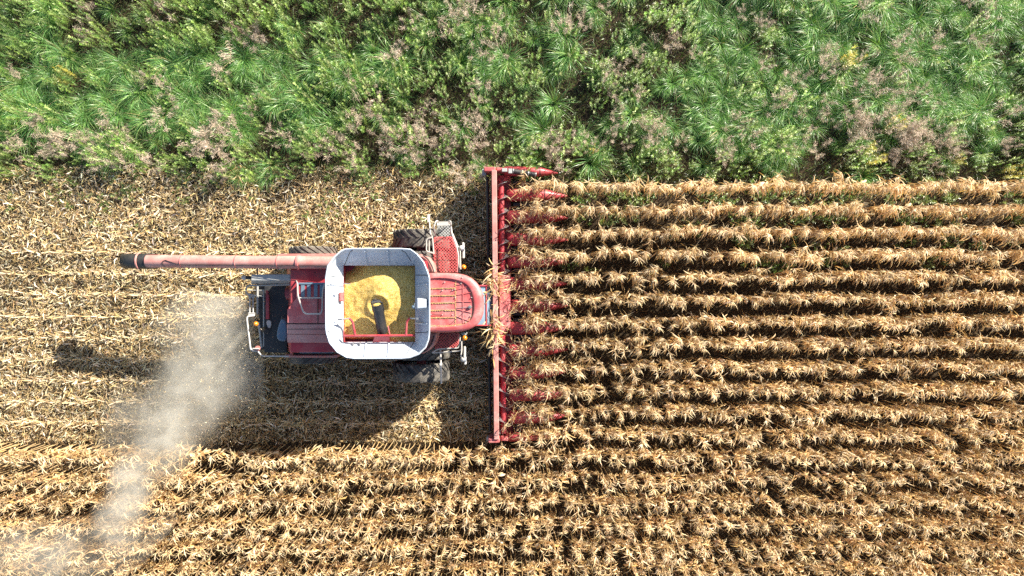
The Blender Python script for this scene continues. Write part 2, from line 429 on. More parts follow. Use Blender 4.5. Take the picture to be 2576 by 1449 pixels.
# red cross pipe and side tubes inside the tank
p_ = MB(); p_.tube([c(884, 988, 3.55), c(1494, 984, 3.55)], .038, 10); part(p_, 'cross_pipe', M['red_dark'], tank, smooth=True)
for path in ([(983, 986, 3.55), (958, 862, 3.58), (930, 838, 3.62), (868, 848, 3.68)], [(1414, 985, 3.55), (1422, 862, 3.58), (1448, 836, 3.62), (1500, 842, 3.68)]):
    p_ = MB(); p_.bent([c(*q) for q in path[:3]], .036, .08); part(p_, 'support_tube', M['red_dark'], tank, smooth=True)
    p_ = MB(); a_, b_ = c(*path[2]), c(*path[3]); p_.tube([a_, b_], .022, 8)
    q = b_ + (b_ - a_) * .6; p_.box((min(b_.x, q.x), b_.y - .035, b_.z - .02), (max(b_.x, q.x), b_.y + .035, b_.z + .03))
    part(p_, 'bracket', M['steel'], tank, bevel=.006)
for ua, ub, v in ((760, 890, 888), (1490, 1600, 878)):
    p_ = MB(); a_, b_ = c(ua, v, 3.72 if ua < 800 else 3.5), c(ub, v, 3.5 if ua < 800 else 3.72); p_.tube([a_, b_], .02, 6); part(p_, 'stay_rod', M['steel'], tank)
p_ = MB(); p_.tube([c(1262, 905, 3.66), c(1268, 940, 3.6), c(1278, 986, 3.55)], .022, 8); part(p_, 'lever_arm', M['red'], tank, smooth=True)
p_ = MB(); p_.add([c(1145, 1000, 3.5), c(1205, 985, 3.53), c(1272, 1000, 3.5), c(1280, 1048, 3.35), c(1205, 1028, 3.40), c(1130, 1048, 3.35)], [(0, 1, 4, 5), (1, 2, 3, 4), (5, 4, 1, 0), (4, 3, 2, 1)])
part(p_, 'deflector', M['red_dark'], tank)
# bubble-up fill auger
fa = MB(); A0, A1 = c(1215, 955, 3.30), c(1168, 712, 3.74); d_ = (A1 - A0)
fa.tube([A0 - d_ * .02, A0, A0 + d_ * .08, A1], [.10, .155, .165, .165], 20, False)
fill = part(fa, 'fill_auger', M['black'], tank, smooth=True)
fb = MB(); fb.tube([A1 - d_ * .22, A1 - d_ * .06], [.15, .15], 16, True); part(fb, 'grain_plug', M['grain'], fill, smooth=False)
fb = MB(); q = d_.normalized(); sx = Vector((1, 0, 0))
top = A1 + q * .03
fb.add([top + sx * .17 + Vector((0, 0, .03)), top - sx * .17 + Vector((0, 0, .03)), top - sx * .10 + q * .10, top + q * .16 + Vector((0, 0, .04)), top + sx * .10 + q * .10,
        top + sx * .17, top - sx * .17], [(0, 4, 3, 2, 1), (1, 2, 3, 4, 0)])
part(fb, 'spill_cap', M['steel'], fill)
fb = MB()
for k in (-1, 1): fb.tube([A1 + sx * .172 * k - q * .28, A1 + sx * .172 * k + q * .06], .016, 6)
part(fb, 'side_bar', M['black'], fill)
# level sensor lamp on the front wall, hatch and handle on rear wall
p_ = MB(); a_ = c(1548, 712, 3.85); p_.hexa([a_ + Vector((-.15, -.17, -.12)), a_ + Vector((.15, -.15, -.12)), a_ + Vector((.15, .15, -.12)), a_ + Vector((-.15, .17, -.12))],
                                            [a_ + Vector((-.13, -.15, .05)), a_ + Vector((.15, -.13, .05)), a_ + Vector((.15, .13, .05)), a_ + Vector((-.13, .15, .05))])
lampbox = part(p_, 'work_lamp', M['white'], tank, bevel=.02)
p_ = MB(); p_.sphere(c(1478, 740, 3.8), .055, 12, 8, .8); p_.tube([c(1492, 700, 3.82), c(1485, 720, 3.84), c(1490, 755, 3.82), c(1510, 770, 3.8)], .012, 6); part(p_, 'lens', M['bluegrey'], lampbox, smooth=True)
p_ = MB(); a_ = c(865, 655, 3.52); p_.box(a_ + Vector((-.07, -.14, -.06)), a_ + Vector((.07, .14, .0)))
hat = part(p_, 'sight_window', M['red'], tank, bevel=.015)
p_ = MB(); p_.box(a_ + Vector((-.04, -.11, -.04)), a_ + Vector((.045, .11, .006))); part(p_, 'pane', M['red_pale'], hat, bevel=.006)
p_ = MB(); p_.bent([c(752, 560, 3.86), c(775, 545, 3.92), c(870, 541, 3.9), c(942, 546, 3.88)], .014, .04); p_.bent([c(885, 545, 3.88), c(862, 600, 3.66), c(800, 640, 3.74), c(752, 632, 3.84)], .010, .12)
part(p_, 'hose', M['steel'], tank, smooth=True)

# ---- grain in the tank (rests in it: its own thing)
n = 90; gx = np.linspace(ox0 + .005, ox1 - .005, n); gy = np.linspace(oy1 + .005, oy0 - .005, n)
X, Y = np.meshgrid(gx, gy)
pk = c(1230, 600, 3.3); cr_ = c(1180, 730, 3.3)
rr = np.hypot((X - pk.x) / 1.25, Y - pk.y)
Z = 3.10 + .36 * np.exp(-(rr / .75) ** 1.5) + .06 * value_noise(X, Y, 2.3, 3) + .02 * value_noise(X, Y, 9, 4) + .008 * value_noise(X, Y, 30, 5)
rc = np.hypot(X - cr_.x - .02, Y - cr_.y); Z -= .16 * np.exp(-(rc / .2) ** 2); Z += .05 * np.exp(-((rc - .33) / .08) ** 2) * (Y < pk.y + .25)
tl = c(880, 388, 3.2); Z -= .42 * np.exp(-(np.hypot((X - tl.x) / 1.7, Y - tl.y) / .33) ** 1.5)
bl_ = c(1020, 1042, 3.2); Z -= .40 * np.exp(-(np.abs(Y - bl_.y) / .10) ** 2) * np.clip((c(1290, 900, 3.2).x - X) * 3, 0, 1)
V = np.stack([X, Y, Z], -1).reshape(-1, 3)
i = (np.arange(n - 1)[:, None] * n + np.arange(n - 1)[None]).ravel()
F = np.stack([i, i + 1, i + n + 1, i + n], -1)
gc = np.array([(ox0 + ox1) / 2, (oy0 + oy1) / 2, 2.5]); V -= gc
o = bpy.data.objects.new('grain_heap', soup_mesh('grain_heap', V, F, None, M['grain'], True)); COL.objects.link(o); o.location = gc
tag(o, 'heap of golden shelled corn filling the open white tank', 'grain heap')

# ---- cab and roof
cab = MB(); cab.hexa([c(1625, 500, 1.7), c(2010, 520, 1.7), c(2010, 900, 1.7), c(1625, 910, 1.7)][::-1], [c(1625, 490, 3.6), c(2000, 530, 3.6), c(2000, 890, 3.6), c(1625, 930, 3.6)][::-1])
cabo = part(cab, 'cab', M['glass'], bevel=.04)
ro = [(1600, 452), (1760, 450), (1872, 456), (1945, 477), (2004, 517), (2048, 574), (2072, 642), (2081, 720), (2076, 796), (2052, 858), (2010, 906), (1948, 940), (1850, 958), (1700, 962), (1600, 956)]
ri = [(1600, 502), (1700, 493), (1830, 506), (1925, 540), (1972, 600), (1994, 680), (1998, 760), (1984, 830), (1948, 876), (1880, 900), (1750, 912), (1600, 908)]
def resample(pts, z, m=48):
    P = [c(u, v, z) for u, v in pts]
    for _ in range(2):
        q = [P[0]]
        for i in range(len(P) - 1): q += [P[i] * .75 + P[i + 1] * .25, P[i] * .25 + P[i + 1] * .75]
        P = q + [P[-1]]
    L = [0]
    for i in range(len(P) - 1): L.append(L[-1] + (P[i + 1] - P[i]).length)
    out = []
    for k in range(m):
        t = L[-1] * k / (m - 1); j = max(i for i in range(len(L)) if L[i] <= t + 1e-9); j = min(j, len(P) - 2)
        f = (t - L[j]) / max(L[j + 1] - L[j], 1e-9); out.append(P[j].lerp(P[j + 1], f))
    return out
O_ = resample(ro, 3.7); I_ = resample(ri, 3.7)
def zed(ps, z): return [Vector((p.x, p.y, z)) for p in ps]
def lerp2(A, B, t): return [a.lerp(b, t) for a, b in zip(A, B)]
rf = MB()
rf.loft([zed(lerp2(O_, I_, .12), 3.50), zed(O_, 3.56), zed(O_, 3.63), zed(lerp2(O_, I_, .14), 3.69), zed(lerp2(O_, I_, .45), 3.725), zed(lerp2(O_, I_, .9), 3.735), zed(I_, 3.72), zed(lerp2(I_, O_, -.05), 3.675)], False)
pl = zed(lerp2(I_, O_, -.05), 3.675); rf.add(pl, [tuple(range(len(pl)))])
roof = part(rf, 'roof', M['red'], cabo, smooth=True)
cd = MB(); rg = MB()
for v, ph in ((578, .3), (640, 1.1), (703, 2.2), (765, 3.1), (828, .7)):
    a_, b_ = c(1606, v, 3.69), c(1832, v - 2, 3.69)
    rg.box((a_.x, a_.y - .014, 3.66), (b_.x, a_.y + .014, 3.697))
a_ = c(1900, 540, 3.69); b_ = c(1900, 885, 3.69); rg.box((a_.x - .016, b_.y, 3.66), (a_.x + .016, a_.y, 3.694))
for va, vb in ((525, 520), (595, 560), (640, 618), (697, 697), (760, 790), (820, 868)):
    a_, b_ = c(1842, va if va != 525 else 552, 3.69), c(1972, vb if va != 525 else 540, 3.69)
    rg.tube([a_, b_], .013, 5)
part(rg, 'roof_rib', M['red'], cabo, bevel=.006)
# corn chaff collected in the roof grooves
def bead(path, n_, w):
    for _ in range(n_):
        t = random.random() * (len(path) - 1); k = min(int(t), len(path) - 2); p = Vector(path[k]).lerp(Vector(path[k + 1]), t - k)
        p += Vector((random.gauss(0, w), random.gauss(0, w), random.uniform(0, .008)))
        r_ = random.uniform(.006, .013)
        cd.add([p + Vector((r_, 0, 0)), p + Vector((0, r_, 0)), p + Vector((-r_, 0, 0)), p + Vector((0, -r_, 0)), p + Vector((0, 0, r_))], [(0, 1, 4), (1, 2, 4), (2, 3, 4), (3, 0, 4)])
for v in (584, 646, 709, 771, 834): bead([c(1606, v, 3.688), c(1832, v - 2, 3.688)], 260, .010)
bead([c(1838, 515, 3.682), c(1836, 900, 3.682)], 190, .008)
bead([p + Vector((-.02, .015, -.03)) for p in I_[17:48]], 650, .012)
part(cd, 'chaff', M['chaff'], cabo)['kind'] = 'stuff'
p_ = MB()
for u, v in ((1745, 530), (1895, 490), (1885, 540), (1725, 600), (1812, 598), (1832, 592), (1836, 660), (1975, 660), (1632, 806), (1725, 808), (1812, 808), (1835, 902), (1965, 820), (1925, 870)):
    q = c(u, v, 3.69 if not (u == 1895) else 3.735); p_.tube([q + Vector((0, 0, -.01)), q + Vector((0, 0, .03))], .016, 6)
part(p_, 'bolt', M['rail'], cabo)
p_ = MB(); a_ = c(1960, 742, 3.69); p_.tube([a_, a_ + Vector((0, 0, .05))], [.06, .045], 12); p_.tube([a_, a_ + Vector((.03, .03, .42))], .009, 6)
p_.tube([a_ + Vector((0, 0, .02)), c(1880, 748, 3.70), c(1838, 750, 3.69)], .008, 5)
part(p_, 'antenna', M['steel'], cabo, smooth=True)
# thin wire guard over the roof (shadow lines seen on it)
p_ = MB(); p_.tube([c(1632, 806, 3.72), c(1725, 808, 3.70)], .007, 5); part(p_, 'wire', M['black'], cabo)

# ---- feeder house
p_ = MB(); p_.hexa([c(1980, 560, 1.0), c(2170, 560, .6), c(2170, 900, .6), c(1980, 900, 1.0)][::-1], [c(1980, 560, 1.7), c(2150, 560, 1.25), c(2150, 898, 1.25), c(1980, 898, 1.7)][::-1])
fh = part(p_, 'feeder_house', M['bluegrey'], bevel=.02)
p_ = MB()
for v in (558, 896):
    p_.hexa([c(1985, v - 4, 1.70), c(2148, v - 4, 1.26), c(2148, v + 6, 1.26), c(1985, v + 6, 1.70)][::-1], [c(1985, v - 4, 1.78), c(2148, v - 4, 1.33), c(2148, v + 6, 1.33), c(1985, v + 6, 1.78)][::-1])
a_, b_ = c(2098, 562, 1.40), c(2098, 894, 1.40); p_.tube([a_, b_], .03, 8)
part(p_, 'frame_rail', M['red_dark'], fh)

# ---- wheels
def wheel(cx, cy, r, w, lug_n, dusty=False, first=None):
    root = empty('wheel', Vector((cx, cy, r)) - BASE); root.parent = combine
    if first is not None:
        for ch in first.children:
            k = ch.copy(); COL.objects.link(k); k.parent = root
        root.rotation_euler = (0, random.uniform(0, 6), 0)
        return root
    t = MB(); prof = [(.62, -.40), (.78, -.49), (.92, -.50), (.955, -.44), (.965, 0), (.955, .44), (.92, .50), (.78, .49), (.62, .40)]
    ns = 64; rings = []
    for k in range(ns + 1):
        a = 2 * math.pi * k / ns; rings.append([Vector((math.cos(a) * p * r, q * w, math.sin(a) * p * r)) for p, q in prof])
    t.loft(rings, False)
    for side in (-1, 1):
        for k in range(lug_n):
            a0 = 2 * math.pi * (k + (.5 if side > 0 else 0)) / lug_n
            hw_ = .20 / r * .42
            def pt(a, y, rad): return Vector((math.cos(a) * rad * r, y * w, math.sin(a) * rad * r))
            sk = .46 / r * .62
            stations = [(0.03, 0), (.22, .42), (.40, .86), (.50, 1.05), (.51, 1.15)]
            rows = []
            for q, f in stations:
                aa = a0 + sk * f; y = side * q; h1 = 1.0 if q < .45 else (.985 if q < .505 else .90); h0 = .93 if q < .45 else .88
                wd = hw_ * (.62 + .3 * f * .5)
                rows.append([pt(aa - wd, y, h0), pt(aa - wd * .72, y, h1), pt(aa + wd * .72, y, h1), pt(aa + wd, y, h0)])
            t.loft(rows if side > 0 else [rw[::-1] for rw in rows], True, True, True)
    t.build('tyre', M['rubber_dusty' if dusty else 'rubber'], root, smooth=False)
    q = MB(); pr = [(.63, -.38), (.60, -.30), (.56, -.12), (.20, -.06), (.10, -.16), (.03, -.16)]
    for sgn in (1, -1):
        rings = [[Vector((math.cos(2 * math.pi * k / 32) * p * r, sgn * s * w, math.sin(2 * math.pi * k / 32) * p * r)) for p, s in pr] for k in range(33)]
        q.loft(rings, False)
    q.build('rim', M['rail'], root, smooth=True)
    return root
fx = -3.12
w1 = wheel(fx, -2.84, .97, .61, 22)
wheel(fx, -2.10, .97, .61, 22, first=w1)
wheel(fx, 1.66, .97, .61, 22, first=w1)
wheel(fx, .92, .97, .61, 22, first=w1)
q = c(625, 1225, .85); w2 = wheel(q.x, -2.32, .82, .48, 20, True)
wheel(q.x, 1.17, .82, .48, 20, first=w2)
p_ = MB(); p_.tube([(fx, -2.8, .97), (fx, 1.6, .97)], .16, 12); p_.tube([(q.x, -2.2, .8), (q.x, 1.1, .8)], .11, 10); part(p_, 'axle', M['red_dark'], smooth=True)

# ---- unloading auger folded back along the left side
ua = MB(); za = 2.66
a0, a1 = c(800, 364, 3.1), at(372, 657, za)
r0, r1 = .204, .208
ua.tube([a0, a0.lerp(a1, .5), a1], [r0, r0 * .985, r1], 28)
auger = part(ua, 'unloading_auger', M['red_pale'], smooth=True)
ua = MB()
def ringat(f, rr, wd): 
    p = a0.lerp(a1, f); d = (a1 - a0).normalized() * wd; ua.tube([p - d, p + d], rr, 28)
xs = lambda X2: (a0.x - at(X2, 657, za).x) / (a0.x - a1.x)
for X2, rr, wd in ((761, .238, .035), (463, .217, .012), (603, .216, .012), (709, .215, .012)):
    ua = MB(); ringat(xs(X2), rr, wd); part(ua, 'collar', M['red'], auger, smooth=True)
ua = MB(); ps = []
for k in range(26):
    f = .02 + .80 * k / 25; p = a0.lerp(a1, f); ang = R(32) + .06 * math.sin(k * 1.7)
    ps.append(p + Vector((0, -math.sin(ang) * .2165, math.cos(ang) * .2165 + .004)))
e_ = a0.lerp(a1, .885); ps += [e_ + Vector((0, .03, .222)), e_ + Vector((-.08, .0, .228)), e_ + Vector((-.12, -.12, .19)), e_ + Vector((-.06, -.20, .05))]
ua.tube(ps, .011, 6); part(ua, 'cable', M['black'], auger, smooth=True)
# rubber spout
sp = MB(); zc = za - .06
def srng(px, wy, wz, dz=0, n_=20, cy=657):
    p = at(px, cy, zc + dz); return [p + Vector((0, math.cos(2 * math.pi * k / n_) * wy, math.sin(2 * math.pi * k / n_) * wz)) for k in range(n_)]
sp.loft([srng(393, .248, .222, -.03), srng(372, .251, .237, -.02), srng(348, .251, .237, 0), srng(332, .238, .23, -.06), srng(309, .222, .19, -.2), srng(306, .16, .12, -.25)], True, False, True)
part(sp, 'spout', M['black'], auger, smooth=True)
sp = MB(); sp.loft([srng(353, .254, .240, 0), srng(352, .270, .254, .004), srng(349, .270, .254, .004), srng(348, .253, .239, 0)], True); part(sp, 'spout_rim', M['red_pale'], auger, smooth=True)

# ---- engine deck behind the tank
def slab(name, pts, z0, z1, mat, parent=combine, bevel=.02):
    m_ = MB(); m_.prism([c(u, v, z1) for u, v in pts], z0, z1); return part(m_, name, mat, parent, bevel=bevel)
hood = slab('engine_hood', [(478, 560), (790, 540), (790, 879), (402, 879), (402, 762), (482, 665)], 2.2, 3.02, M['red'])
slab('hood_panel', [(400, 887), (790, 887), (790, 972), (400, 972)], 2.2, 2.99, M['red_pale'], hood)
slab('hood_panel', [(400, 974), (790, 974), (790, 1046), (402, 1046)], 2.2, 2.97, M['red_pale'], hood)
p_ = MB()
for v, z in ((882, 3.0), (930, 2.995)):
    p_.tube([c(402, v, z), c(740, v, z)], .008, 5)
p_.tube([c(664, 560, 3.03), c(664, 878, 3.03)], .012, 5)
part(p_, 'seam', M['black'], hood)
p_ = MB()
for u, v in ((418, 908), (420, 865), (418, 960), (418, 1010), (520, 960), (520, 1010), (640, 960), (640, 1010), (505, 865)):
    p_.sphere(c(u, v, 3.0), .012, 8, 4)
part(p_, 'bolt', M['rail'], hood)
# slatted radiator screen
sc_ = slab('radiator_screen', [(496, 536), (720, 533), (722, 660), (505, 668)], 2.9, 3.06, M['red_dark'], bevel=.01)
p_ = MB()
for u in (530, 545, 583, 598, 640, 655, 690, 705):
    a_, b_ = c(u, 545, 3.075), c(u, 655, 3.075); p_.box((a_.x - .035, b_.y, 3.055), (a_.x + .02, a_.y, 3.08))
a_, b_ = c(500, 533, 3.08), c(720, 548, 3.08); p_.box((a_.x, b_.y, 3.05), (b_.x, a_.y, 3.1))
part(p_, 'slat', M['bluegrey'], sc_)
# side shield with open engine bay
p_ = MB(); p_.hexa([c(415, 1052, 2.2), c(800, 1052, 2.2), c(800, 1158, 2.0), c(430, 1158, 2.0)][::-1], [c(415, 1052, 2.7), c(800, 1052, 2.7), c(800, 1150, 2.1), c(440, 1150, 2.1)][::-1]); sd = part(p_, 'engine_bay', M['deck'])
p_ = MB(); p_.hexa([c(408, 1050, 2.7), c(430, 1050, 2.7), c(452, 1155, 2.1), c(432, 1155, 2.1)][::-1], [c(408, 1050, 2.76), c(430, 1050, 2.76), c(452, 1155, 2.16), c(432, 1155, 2.16)][::-1]); part(p_, 'edge_plate', M['red'], sd)
p_ = MB(); p_.bent([c(510, 1066, 2.72), c(508, 1130, 2.36), c(790, 1130, 2.36), c(800, 1062, 2.72)], .018, .05); p_.tube([c(645, 1062, 2.74), c(648, 1130, 2.36)], .014, 6); p_.tube([c(510, 1066, 2.72), c(800, 1062, 2.72)], .014, 6); part(p_, 'guard_frame', M['bluegrey'], sd)
# guard loop over the screen
p_ = MB(); p_.bent([c(480, 520, 2.9), c(490, 540, 3.3), c(493, 645, 3.3), c(540, 785, 3.3), c(565, 800, 3.3), c(688, 800, 3.3), c(700, 775, 3.3), c(706, 600, 3.3), c(722, 545, 3.25)], .024, .10); p_.tube([c(494, 664, 3.3), c(704, 664, 3.3)], .02, 8)
part(p_, 'guard_rail', M['rail'], smooth=True)
# muffler in its heat shield
p_ = MB(); p_.hexa([c(96, 465, 2.3), c(488, 468, 2.3), c(488, 548, 2.3), c(96, 548, 2.3)][::-1], [c(96, 464, 2.85), c(488, 462, 2.85), c(488, 516, 2.85), c(96, 516, 2.85)][::-1])
mf = part(p_, 'muffler_shield', M['grey'], bevel=.015)
p_ = MB()
for u in (145, 315, 440): p_.sphere(c(u, 543, 2.45), .022, 8, 4)
for u in (145, 420): p_.sphere(c(u, 492, 2.85), .014, 8, 4)
part(p_, 'bolt', M['black'], mf)
p_ = MB(); p_.tube([c(100, 493, 2.6), c(30, 490, 2.6)], .062, 14); part(p_, 'exhaust_pipe', M['black'], mf, smooth=True)
p_ = MB(); p_.sphere(c(34, 490, 2.62), .085, 14, 8); part(p_, 'pipe_cap', M['rail'], mf, smooth=True)
p_ = MB(); p_.bent([c(488, 492, 2.65), c(560, 492, 2.7), c(630, 462, 2.8), c(680, 468, 2.8), c(706, 490, 2.75), c(706, 540, 2.6)], .06, .18, 12); p_.sphere(c(632, 455, 2.85), .05, 10, 6); part(p_, 'intake_pipe', M['grey'], smooth=True)
p_ = MB(); p_.tube([c(540, 440, 2.8), c(600, 455, 2.85), c(640, 450, 2.9), c(700, 462, 2.85), c(735, 480, 2.8)], .012, 6); p_.tube([c(150, 415, 2.6), c(150, 465, 2.5)], .02, 6); part(p_, 'hose', M['black'], smooth=True)
# rear deck
slab('rear_deck', [(205, 565), (478, 560), (402, 762), (402, 1130), (205, 1130)], 1.75, 1.86, M['deck'])
slab('straw_chopper', [(150, 560), (204, 560), (212, 1100), (172, 1100)], .9, 1.55, M['deck'])
p_ = MB()
for u0, v0, u1, v1 in ((150, 565, 150, 800), (205, 600, 205, 1080), (160, 870, 185, 1090)):
    p_.tube([c(u0, v0, 1.75), c(u1, v1, 1.75)], .035, 8)
p_.tube([c(75, 600, 1.7), c(250, 600, 1.8)], .02, 6); p_.tube([c(90, 640, 1.7), c(245, 655, 1.8)], .02, 6)
part(p_, 'cross_member', M['grey'], smooth=True)
p_ = MB()
for u in (225, 236): p_.tube([c(u, 600, 1.95), c(u + 2, 800, 1.95)], .022, 6)
p_.box(c(226, 845, 1.93), c(246, 640, 2.0)); part(p_, 'red_bar', M['red_dark'])
p_ = MB()
for k in range(9): 
    a_ = c(418 + k * 7, 610, 2.3 + .0 * k); p_.tube([c(418 + k * 7, 580 + abs(k - 4) * 3, 2.35), c(416 + k * 7, 668 - abs(k - 4) * 3, 2.35)], .012, 5)
p_.tube([c(400, 625, 2.2), c(485, 620, 2.2)], .22, 16)
part(p_, 'fan_housing', M['red_dark'], smooth=True)
ft = smooth_closed([c(345, 845, 2.25), c(370, 835, 2.25), c(402, 880, 2.25), (c(402, 1036, 2.25)), c(335, 1034, 2.25), c(308, 1005, 2.25), c(315, 930, 2.25)], 1)
p_ = MB(); p_.prism([tuple(p) for p in ft], 1.87, 2.25); part(p_, 'fluid_tank', M['bluegrey'], bevel=.05)
p_ = MB(); p_.bent([c(350, 850, 2.2), c(362, 820, 2.3), c(372, 845, 2.25)], .02, .03); part(p_, 'filler_hose', M['black'], smooth=True)
p_ = MB(); p_.tube([c(205, 930, 1.87), c(222, 950, 2.05)], .085, 14); part(p_, 'filter_canister', M['black'], smooth=True)
p_ = MB(); p_.prism([tuple(p) for p in smooth_closed([c(222, 860, 1.9), c(262, 850, 1.9), c(270, 900, 1.9), c(245, 932, 1.9)], 2)], 1.868, 1.93); part(p_, 'canvas_cover', M['rail'])
# rear rails
rails = [
    ([(480, 550, 2.5), (62, 560, 2.4), (50, 600, 2.4), (56, 628, 2.35), (98, 634, 2.3)], .024),
    ([(125, 815, 2.3), (62, 822, 2.35), (60, 850, 2.35), (90, 1098, 2.35), (108, 1116, 2.35), (150, 1116, 2.3), (188, 1160, 2.25), (420, 1162, 2.25)], .026),
]
for path, r_ in rails:
    p_ = MB(); p_.bent([c(*q) for q in path], r_, .08); part(p_, 'rear_rail', M['rail'], smooth=True)
p_ = MB(); p_.tube([c(420, 1162, 2.25), c(800, 1163, 2.25)], .022, 8); part(p_, 'side_rail', M['red_pale'], smooth=True)
ld = MB()
for u in (84, 112): ld.tube([c(u, 628, 2.2), c(u, 818, 2.2)], .018, 6)
ladr = part(ld, 'rear_ladder', M['rail'], smooth=True)
for v in (640, 655, 795, 808):
    p_ = MB(); p_.tube([c(72, v, 2.22), c(128, v, 2.22)], .022, 6); part(p_, 'rung', M['rail'], ladr, smooth=True)
def beacon(u, v, z, r_):
    m_ = MB(); p = c(u, v, z); m_.tube([p - Vector((0, 0, .30)), p - Vector((0, 0, r_ * .5))], [.018, r_ * .55], 12)
    be = part(m_, 'beacon_light', M['black'], smooth=True)
    m_ = MB(); m_.sphere(p, r_, 16, 10, 1.1); part(m_, 'lens', M['amber'], be, smooth=True)
    return be
beacon(136, 886, 2.45, .078); beacon(1906, 402, 2.75, .082); beacon(1915, 1006, 2.75, .082)
p_ = MB(); p = c(150, 1094, 2.4); p_.tube([p - Vector((0, 0, .03)), p], .085, 18); rd = part(p_, 'reflector', M['red_pale'], smooth=True)
p_ = MB(); p_.tube([c(108, 1096, 2.42), c(165, 1098, 2.44)], .022, 8); part(p_, 'bracket', M['rail'], rd)

# ---- operator platforms, ladder and rails beside the cab
def flat(name, pts, z, mat, parent=combine):
    m_ = MB(); P = [c(u, v, z) for u, v in pts]; m_.prism([tuple(p) for p in P], z - .004, z); return part(m_, name, mat, parent)
plat = flat('platform', [(1642, 150), (1802, 146), (1846, 248), (1850, 344), (1650, 344)], 1.85, M['perf_red'])
plat2 = flat('platform', [(1650, 348), (1850, 348), (1852, 446), (1662, 446)], 1.85, M['perf_red'])
plat3 = flat('platform', [(1680, 962), (1864, 962), (1860, 1052), (1830, 1092), (1662, 1092)], 1.85, M['perf_red'])
step = flat('entry_step', [(1680, 42), (1790, 42), (1800, 140), (1676, 140)], 1.6, M['perf_grey'])
stp2 = flat('front_step', [(1888, 958), (1938, 956), (1938, 980), (1888, 982)], 2.4, M['perf_grey'])
for pts, z in (([(1642, 150), (1802, 146), (1846, 248), (1852, 446)], 1.85), ([(1864, 962), (1860, 1052), (1830, 1092), (1662, 1092)], 1.85)):
    p_ = MB(); p_.bent([c(u, v, z - .03) for u, v in pts], .022, .03); part(p_, 'platform_edge', M['red'], plat if pts[0][1] < 500 else plat3)
lad = MB()
for u in (1682, 1786): lad.tube([c(u, 44, 1.58), c(u, 8, .7)], .022, 6)
ladder = part(lad, 'ladder', M['rail'], smooth=True)
for z, v in ((1.5, 40), (1.25, 30), (1.0, 20)):
    p_ = MB(); a_, b_ = c(1682, v, z), c(1788, v, z); p_.box((a_.x, a_.y - .03, z - .02), (b_.x, a_.y + .03, z)); part(p_, 'rung', M['rail'], ladder)
rl = [
    [(1672, 140, 1.7), (1655, 92, 2.3), (1652, 62, 2.45), (1668, 12, 2.45), (1684, 6, 2.4), (1690, 22, 1.7)],
    [(1795, 130, 1.7), (1800, 40, 2.4), (1796, 10, 2.45), (1780, 8, 2.4), (1785, 30, 1.7)],
    [(1800, 60, 2.45), (1808, 125, 2.6), (1845, 215, 2.75), (1862, 300, 2.75), (1864, 390, 2.75), (1872, 446, 2.6)],
    [(1812, 118, 2.2), (1850, 210, 2.3), (1876, 260, 2.35), (1880, 420, 2.3)],
    [(1640, 150, 2.4), (1590, 160, 2.4), (1588, 268, 2.4), (1648, 284, 2.4)],
    [(1612, 158, 2.35), (1612, 274, 2.35)],
    [(1640, 150, 2.4), (1652, 290, 2.4)],
    [(1612, -30, 1.9), (1622, 115, 2.0), (1640, 150, 2.2)],
]
for path in rl:
    p_ = MB(); p_.bent([c(*q) for q in path], .022, .07); part(p_, 'handrail', M['rail'], smooth=True)
rl2 = [
    [(1640, 1128, 2.3), (1690, 1098, 2.35), (1860, 1092, 2.35), (1872, 1060, 2.35), (1876, 985, 2.35)],
    [(1640, 1132, 2.1), (1850, 1118, 2.15), (1886, 1110, 2.2), (1888, 1040, 2.3)],
    [(1888, 1030, 2.4), (1890, 1110, 2.4), (1882, 1165, 2.4)],
]
for path in rl2:
    p_ = MB(); p_.bent([c(*q) for q in path], .022, .07); part(p_, 'handrail', M['rail'], smooth=True)
# upright post folded over the right hand tyre
p_ = MB(); a_, b_ = c(1708, 1108, 2.1), c(1716, 1395, 2.0); p_.tube([a_, b_], .03, 4); p_.box(c(1702, 1222, 2.13), c(1724, 1236, 2.0)); part(p_, 'marker_arm', M['rail'])
# left marker arm above the ladder
p_ = MB(); a_ = c(1608, -32, 1.95); p_.box(a_ + Vector((-.045, -.2, -.03)), a_ + Vector((.045, .06, .03))); part(p_, 'marker_plate', M['rail'], bevel=.01)
# mirrors and work lamps on arms
def mirror(u, v, z, du, dv):
    m_ = MB(); p = c(u, v, z); m_.sphere(p, .09, 14, 8, .9); mi = part(m_, 'mirror', M['rail'], smooth=True)
    m_ = MB(); q = c(u + du, v + dv, z); m_.tube([p, q], .02, 6); part(m_, 'arm', M['rail'], mi, smooth=True)
    m_ = MB(); m_.tube([p + Vector((.04, 0, .0)), p + Vector((.10, 0, .0))], .075, 16); part(m_, 'mirror_glass', M['lamp'], mi, smooth=True)
mirror(1886, 240, 2.7, -30, -10); mirror(1902, 1186, 2.6, -20, -40)
for (u, v, z, l) in ((1902, 218, 2.6, .10), (1905, 285, 2.6, .16), (1915, 1125, 2.6, .18), (1920, 1212, 2.5, .07)):
    m_ = MB(); p = c(u, v, z); m_.box(p - Vector((.03, l, .08)), p + Vector((.03, l, .08))); lo = part(m_, 'side_lamp', M['rail'], bevel=.015)
    m_ = MB(); m_.box(p + Vector((.028, -l * .8, -.06)), p + Vector((.04, l * .8, .06))); part(m_, 'lens', M['lamp'], lo)

